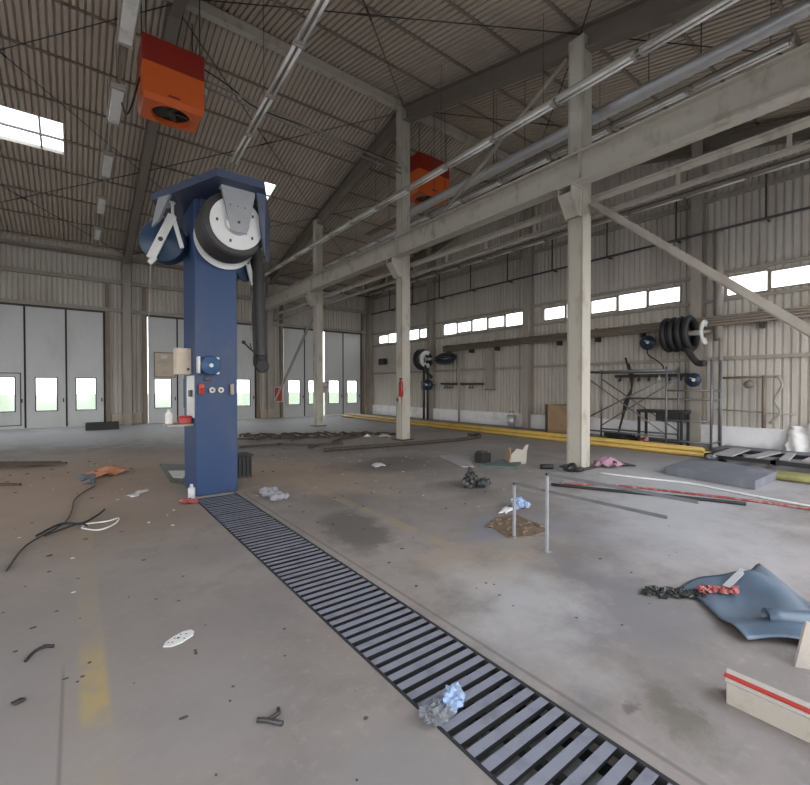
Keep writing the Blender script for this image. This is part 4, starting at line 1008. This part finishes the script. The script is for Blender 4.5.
for k, (x, y, s, lb) in enumerate(((8.05,11.7,.3,'white crumpled rag left of the middle column at the end of the rope'), (7.55,11.95,.22,'smaller white crumpled rag on the tangled rope'), (5.05,7.55,.3,'white paper scrap on the dark stain in mid floor'), (2.75,8.05+1.2,.2,'white paper scrap right of the black crate'))):
    d = MB(); d.sheet(crumple(x,y,0,s*1.3,s*.8,.07 if k < 2 else .035,20+k,.5*k), 10, 8); lit(d, 'paper_scrap' if k > 1 else 'white_rag', 'paper', lb, 'paper' if k > 1 else 'rag')
# rubble bag, green sheet, dark box, upright cardboard, panel
d = MB(); d.lump((5.15,4.98,.10), (.12,.11,.16), 91, .35, 3); d.lump((5.32,4.9,.06), (.17,.12,.08), 92, .45, 3); d.lump((5.2,5.05,.24), (.05,.05,.09), 93, .3, 2); lit(d, 'black_bag', 'tar', 'crumpled black plastic bag alone on the floor in front of the green sheet', 'bag')
d = MB(); d.prism([(6.58,6.1,.0), (6.98,5.5,.0), (7.75,5.95,.0), (7.5,6.3,.0)], (0,0,.05)); lit(d, 'green_sheet', 'green', 'flat dull green sheet on the floor before the upright cardboard', 'sheet')
t = thing('black_box', (7.0,6.5,0), 'small black box on the floor behind the green sheet', 'box'); MB().box(6.95,6.4,0,7.25,6.62,.2,.01).build('body', m['black'], t); MB().box(6.98,6.42,.2,7.15,6.6,.25,.01).build('lid', m['dark'], t)
t = thing('torn_carton', (7.5,5.9,0), 'torn pale cardboard carton standing upright on the floor', 'carton')
d = MB(); d.prism([(7.32,5.96,.0), (7.68,5.80,.0), (7.70,5.79,.26), (7.74,5.78,.42), (7.66,5.8,.40), (7.62,5.84,.30), (7.5,5.9,.33), (7.38,5.94,.22)], (.02,.03,0)); d.build('panel', m['cardpale'], t)
d = MB(); d.prism([(7.32,5.98,.0), (7.5,6.25,.0), (7.55,6.2,.30), (7.48,6.1,.33), (7.38,5.98,.22)], (.03,-.02,0)); d.build('side_flap', m['card'], t)
d = MB(); d.prism([(6.3,6.35,.0), (6.5,6.2,.0), (7.35,7.15,.0), (6.95,7.7,.0), (6.8,7.6,.0)], (0,0,.02)); lit(d, 'floor_panel', 'plank', 'flat brownish grey sheet on the floor left of the black box', 'sheet')
# pink cloth and black tool at column
d = MB(); d.sheet(crumple(8.72,4.55,0,.42,.5,.16,33,.3), 12, 12); lit(d, 'pink_cloth', 'pink', 'pink crumpled cloth at the foot of the nearest column', 'cloth')
d = MB(); d.tube([(8.7,4.45,.1), (8.95,4.35,.06), (9.15,4.2,.03)], [.055,.04,.015], 8); lit(d, 'black_tool', 'black', 'black pointed tool beside the pink cloth at the nearest column', 'tool')
d = MB(); d.lump((7.66,4.75,.08), (.14,.12,.09), 95, .5); d.lump((7.74,4.62,.05), (.12,.12,.055), 96, .5); lit(d, 'scrap_heap', 'tar', 'black scrap heap left of the foot of the nearest column', 'scrap')
d = MB(); d.tube([(7.62,5.1,.05), (7.42,5.25,.05)], .05, 10); lit(d, 'pipe_stub', 'black', 'short black pipe stub on the floor left of the nearest column', 'pipe')
# cables on the floor to the right
for pts, r, mt, lb in (([(7.9,4.3),(8.05,3.6),(8.25,2.9),(8.1,2.1),(8.0,1.2),(8.2,.4)], .018, 'paper', 'white cable trailing over the floor from the nearest column to the right'),
                       ([(6.5,4.15),(7.1,3.6),(7.45,2.7),(7.75,1.7),(7.8,.9)], .018, 'redrag', 'thin red cable lying in front of the grey slab'),
                       ([(6.3,4.25),(6.75,3.3),(7.15,2.5),(7.4,1.9)], .025, 'black', 'black cable on the floor right of the tube barrier')):
    d = MB(); d.tube(smooth([(x, y, r) for x, y in pts]), r, 6); lit(d, 'floor_cable', mt, lb, 'cable', 'cables on the floor at the right')
# left side litter
q = random.Random(21)
for k in range(5):
    x0, y0 = -1.75+.1*k, 12.9-.28*k; d = MB(); d.bar((x0,y0,.03+.02*(k % 2)+.012*k), (x0+1.2,y0-.9+.12*k,.03+.02*(k % 2)+.012*k), .07, .03)
    lit(d, 'old_plank', 'wood', ['farthest','second','middle','fourth','nearest'][k]+' dark wooden plank of the loose pile at the left edge', 'plank', 'dark planks at the left edge')
strip([(-1.3,10.05),(-.74,9.62)], .05, .04, 'wooden_stick', 'wood', 'lone dark stick at the left edge before the plank pile', 'stick')
d = MB(); d.sheet(crumple(.45,9.85,0,.55,.5,.12,44,.4), 14, 14); d.lump((.36,9.95,.05), (.12,.14,.06), 50, .5, 3); lit(d, 'orange_cloth', 'orangerag', 'crumpled orange cloth on the floor left of the blue post', 'cloth')
d = MB(); d.lump((.16,9.5,.05), (.12,.09,.06), 51, .5, 3); d.lump((.2,9.15,.03), (.08,.12,.03), 52, .5, 3); lit(d, 'blue_rag', 'slab', 'grey blue rag lying against the crumpled orange cloth', 'rag')
d = MB(); d.sheet(crumple(.77,7.82,0,.14,.42,.008,46,-.55), 6, 6); lit(d, 'card_scrap', 'paper', 'pale card strip on the floor between orange cloth and blue post', 'card')
d = MB(); q = random.Random(31); pts = [(-.5,5.2),(-.42,5.9),(-.2,6.4),(-.1,6.7),(-.05,7.2),(-.02,7.9),(.1,8.4),(.25,8.8)]
d.tube(smooth([(x, y, .012) for x, y in pts]), .009, 6); lit(d, 'floor_cable', 'dark', 'thin dark cable winding over the floor at the left', 'cable')
d = MB(); d.tube(smooth([(-.35,6.2,.02),(-.15,6.55,.025),(.05,6.45,.02),(.22,6.75,.02),(.3,7.0,.02)]), .012, 6); d.tube(smooth([(-.28,6.15,.02),(0,6.35,.04),(.1,6.3,.02)]), .012, 6); lit(d, 'black_wire', 'black', 'tangled black wire in front of the white wire loop', 'wire')
d = MB(); d.tube(smooth([(.05,6.25,.012),(.2,6.05,.012),(.36,6.2,.012),(.42,6.45,.012),(.3,6.35,.02),(.1,6.4,.012),(.05,6.25,.012)]), .009, 6); lit(d, 'white_wire', 'paper', 'white wire loop on the floor beside the black wire', 'wire')
# sheet of plastic at the right foreground
t = thing('plastic_sheet', (4.1,.95,0), 'large grey blue plastic sheet with curled edge on the floor at the right', 'plastic sheet')
A, B, C_, D_ = Vector((3.92,1.44,0)), Vector((4.85,1.12,0)), Vector((3.95,.30,0)), Vector((3.42,.86,0))
def tarp(u, v):
    p = A.lerp(B, u).lerp(D_.lerp(C_, u), v)
    h = .012+.05*math.sin(u*5+v*3)**2*(.3+u)+.10*math.exp(-((u-.62)**2/.02+(v-.12)**2/.03))+.05*math.exp(-((v-.85)**2/.02))*(1-u)
    return (p.x+.03*math.sin(v*6), p.y+.04*math.sin(u*7), h)
d = MB(); d.sheet(tarp, 26, 22, .004); d.build('sheet', m['tarp'], t)
d = MB()
def curl(u, v):
    a = -1.0+v*4.6; r = .05+.012*u; cx = 3.76+u*.5; cy = .85-u*.55
    return (cx+.74*r*math.cos(a), cy+.67*r*math.cos(a), .075+r*math.sin(a))
d.sheet(curl, 10, 22, .004); d.build('curled_edge', m['tarp'], t)
d = MB(); d.bar((4.05,1.16,.085), (4.48,1.16,.11), .05, .006); d.build('clear_strip', m['galv'], t)
d = MB()
for k in range(5): d.lump((3.66+.07*k,1.55-.08*k,.02), (.09,.05,.022), 120+k, .7, 3)
lit(d, 'black_rag', 'tar', 'black rag at the left corner of the grey blue plastic sheet', 'rag')
d = MB()
for k in range(4): d.lump((3.93+.05*k,1.28-.05*k,.06), (.06,.035,.025), 130+k, .6, 3)
lit(d, 'red_rag', 'redrag', 'red and white rag lying on the grey blue plastic sheet', 'rag')
# cardboard box
t = thing('cardboard_carton', (2.9,.3,0), 'flat pale cardboard carton with red edge at the lower right corner', 'carton')
d = MB(); d.prism([(2.69,.765,.0), (2.70,-.45,.0), (2.83,-.45,.0), (2.81,.80,.0)], (0,0,.105)); d.build('box', m['cardpale'], t)
d = MB(); d.prism([(2.70,.775,.106), (2.72,-.42,.106), (2.83,-.42,.110), (2.82,.80,.110)], (0,0,.006)); d.build('edge_flap', m['cardpale'], t)
d = MB(); d.bar((2.745,.79,.117), (2.75,-.4,.117), .03, .010); d.build('red_strip', m['redbright'], t)
d = MB(); d.prism([(3.36,.62,.0), (3.60,.30,.0), (3.62,.30,.26), (3.40,.58,.27)], (.012,.012,0)); lit(d, 'cardboard_flap', 'cardpale', 'pale cardboard piece standing upright at the right picture edge', 'cardboard')
# small chips
d = MB(); q = random.Random(77)
for k in range(360):
    if k < 260: x, y = q.uniform(-2.2,7.5), q.uniform(4,13)
    elif k < 330: x, y = q.uniform(-.6,3.2), q.uniform(1.2,4.5)
    else: x, y = q.uniform(3,10.5), q.uniform(1.3,6)
    if 1.25 < x < 2.15: continue
    s = min(.05, .004+.011*q.random()**2+.0022*y*q.random()); d.lump((x,y,s*.15), (s*q.uniform(.6,1.8), s*q.uniform(.5,1.2), s*.25), k, .6, 1)
o = lit(d, 'floor_chips', 'chips', 'small dark crumbs and chips scattered over the floor', 'debris'); o['kind'] = 'stuff'
d = MB()
for k in range(120):
    x, y = q.uniform(-2,8), q.uniform(4,12)
    if 1.25 < x < 2.15: continue
    s = q.uniform(.006,.012)+.002*y*q.random(); d.lump((x,y,s*.1), (s*q.uniform(.6,1.8), s*q.uniform(.6,1.4), s*.2), k, .5, 1)
o = lit(d, 'paper_bits', 'paper', 'small pale paper bits scattered over the dusty floor', 'debris'); o['kind'] = 'stuff'

# ------------------------------------------------------------------ light and camera
w = bpy.data.worlds.new('World'); S.world = w; w.use_nodes = True; nt = w.node_tree; nt.nodes.clear()
out = nt.nodes.new('ShaderNodeOutputWorld'); bg = nt.nodes.new('ShaderNodeBackground'); nt.links.new(bg.outputs[0], out.inputs[0])
tc = nt.nodes.new('ShaderNodeTexCoord'); sp = nt.nodes.new('ShaderNodeSeparateXYZ'); nt.links.new(tc.outputs['Generated'], sp.inputs[0])
cr = nt.nodes.new('ShaderNodeValToRGB'); nt.links.new(sp.outputs[2], cr.inputs[0])
cr.color_ramp.elements[0].position = 0.0; cr.color_ramp.elements[0].color = (1.0,.985,.98,1)
cr.color_ramp.elements[1].position = .8; cr.color_ramp.elements[1].color = (.76,.84,1.0,1)
nt.links.new(cr.outputs[0], bg.inputs[0]); bg.inputs[1].default_value = 1.0
def portal(loc, rot, sx, sy):
    l = bpy.data.lights.new('daylight_portal', 'AREA'); l.shape = 'RECTANGLE'; l.size = sx; l.size_y = sy; l.cycles.is_portal = True
    o = bpy.data.objects.new('daylight_portal', l); COL.objects.link(o); o.location = loc; o.rotation_euler = rot
for a, b in GR: portal(((a+b)/2, YF-.1, ZD/2), (PI/2, 0, 0), b-a, ZD)
for s in SKY: portal(((s[0]+s[1])/2, (s[2]+s[3])/2, roofz((s[2]+s[3])/2)+.25), (0,0,0), s[1]-s[0], s[3]-s[2])
for a, b in ((.2,4.4),(5.4,10.2),(11.4,16.2)): portal((XW-.1, (a+b)/2, 2.05), (0, -PI/2, 0), 4.1, b-a)
portal((XR+.1, 11, 4.46), (0, PI/2, 0), .55, 22.5)
for a, b in GR: portal(((a+b)/2, YB+.15, 1.35), (-PI/2, 0, 0), b-a, 1.4)

cam = bpy.data.cameras.new('camera'); co = bpy.data.objects.new('camera', cam); COL.objects.link(co)
co.location = (0, 0, 1.65); co.rotation_euler = (math.radians(90-.75), 0, math.radians(-37.29))
cam.sensor_fit = 'HORIZONTAL'; cam.sensor_width = 36; cam.lens = 433.2/810*36; cam.clip_start = .05; cam.clip_end = 300
S.camera = co
vs = S.view_settings; vs.view_transform = 'Standard'; vs.look = 'None'; vs.gamma = 1; vs.use_curve_mapping = False; vs.exposure = 2.5
S.cycles.max_bounces = 10; S.cycles.diffuse_bounces = 7; S.cycles.transparent_max_bounces = 12; S.cycles.caustics_reflective = False; S.cycles.caustics_refractive = False
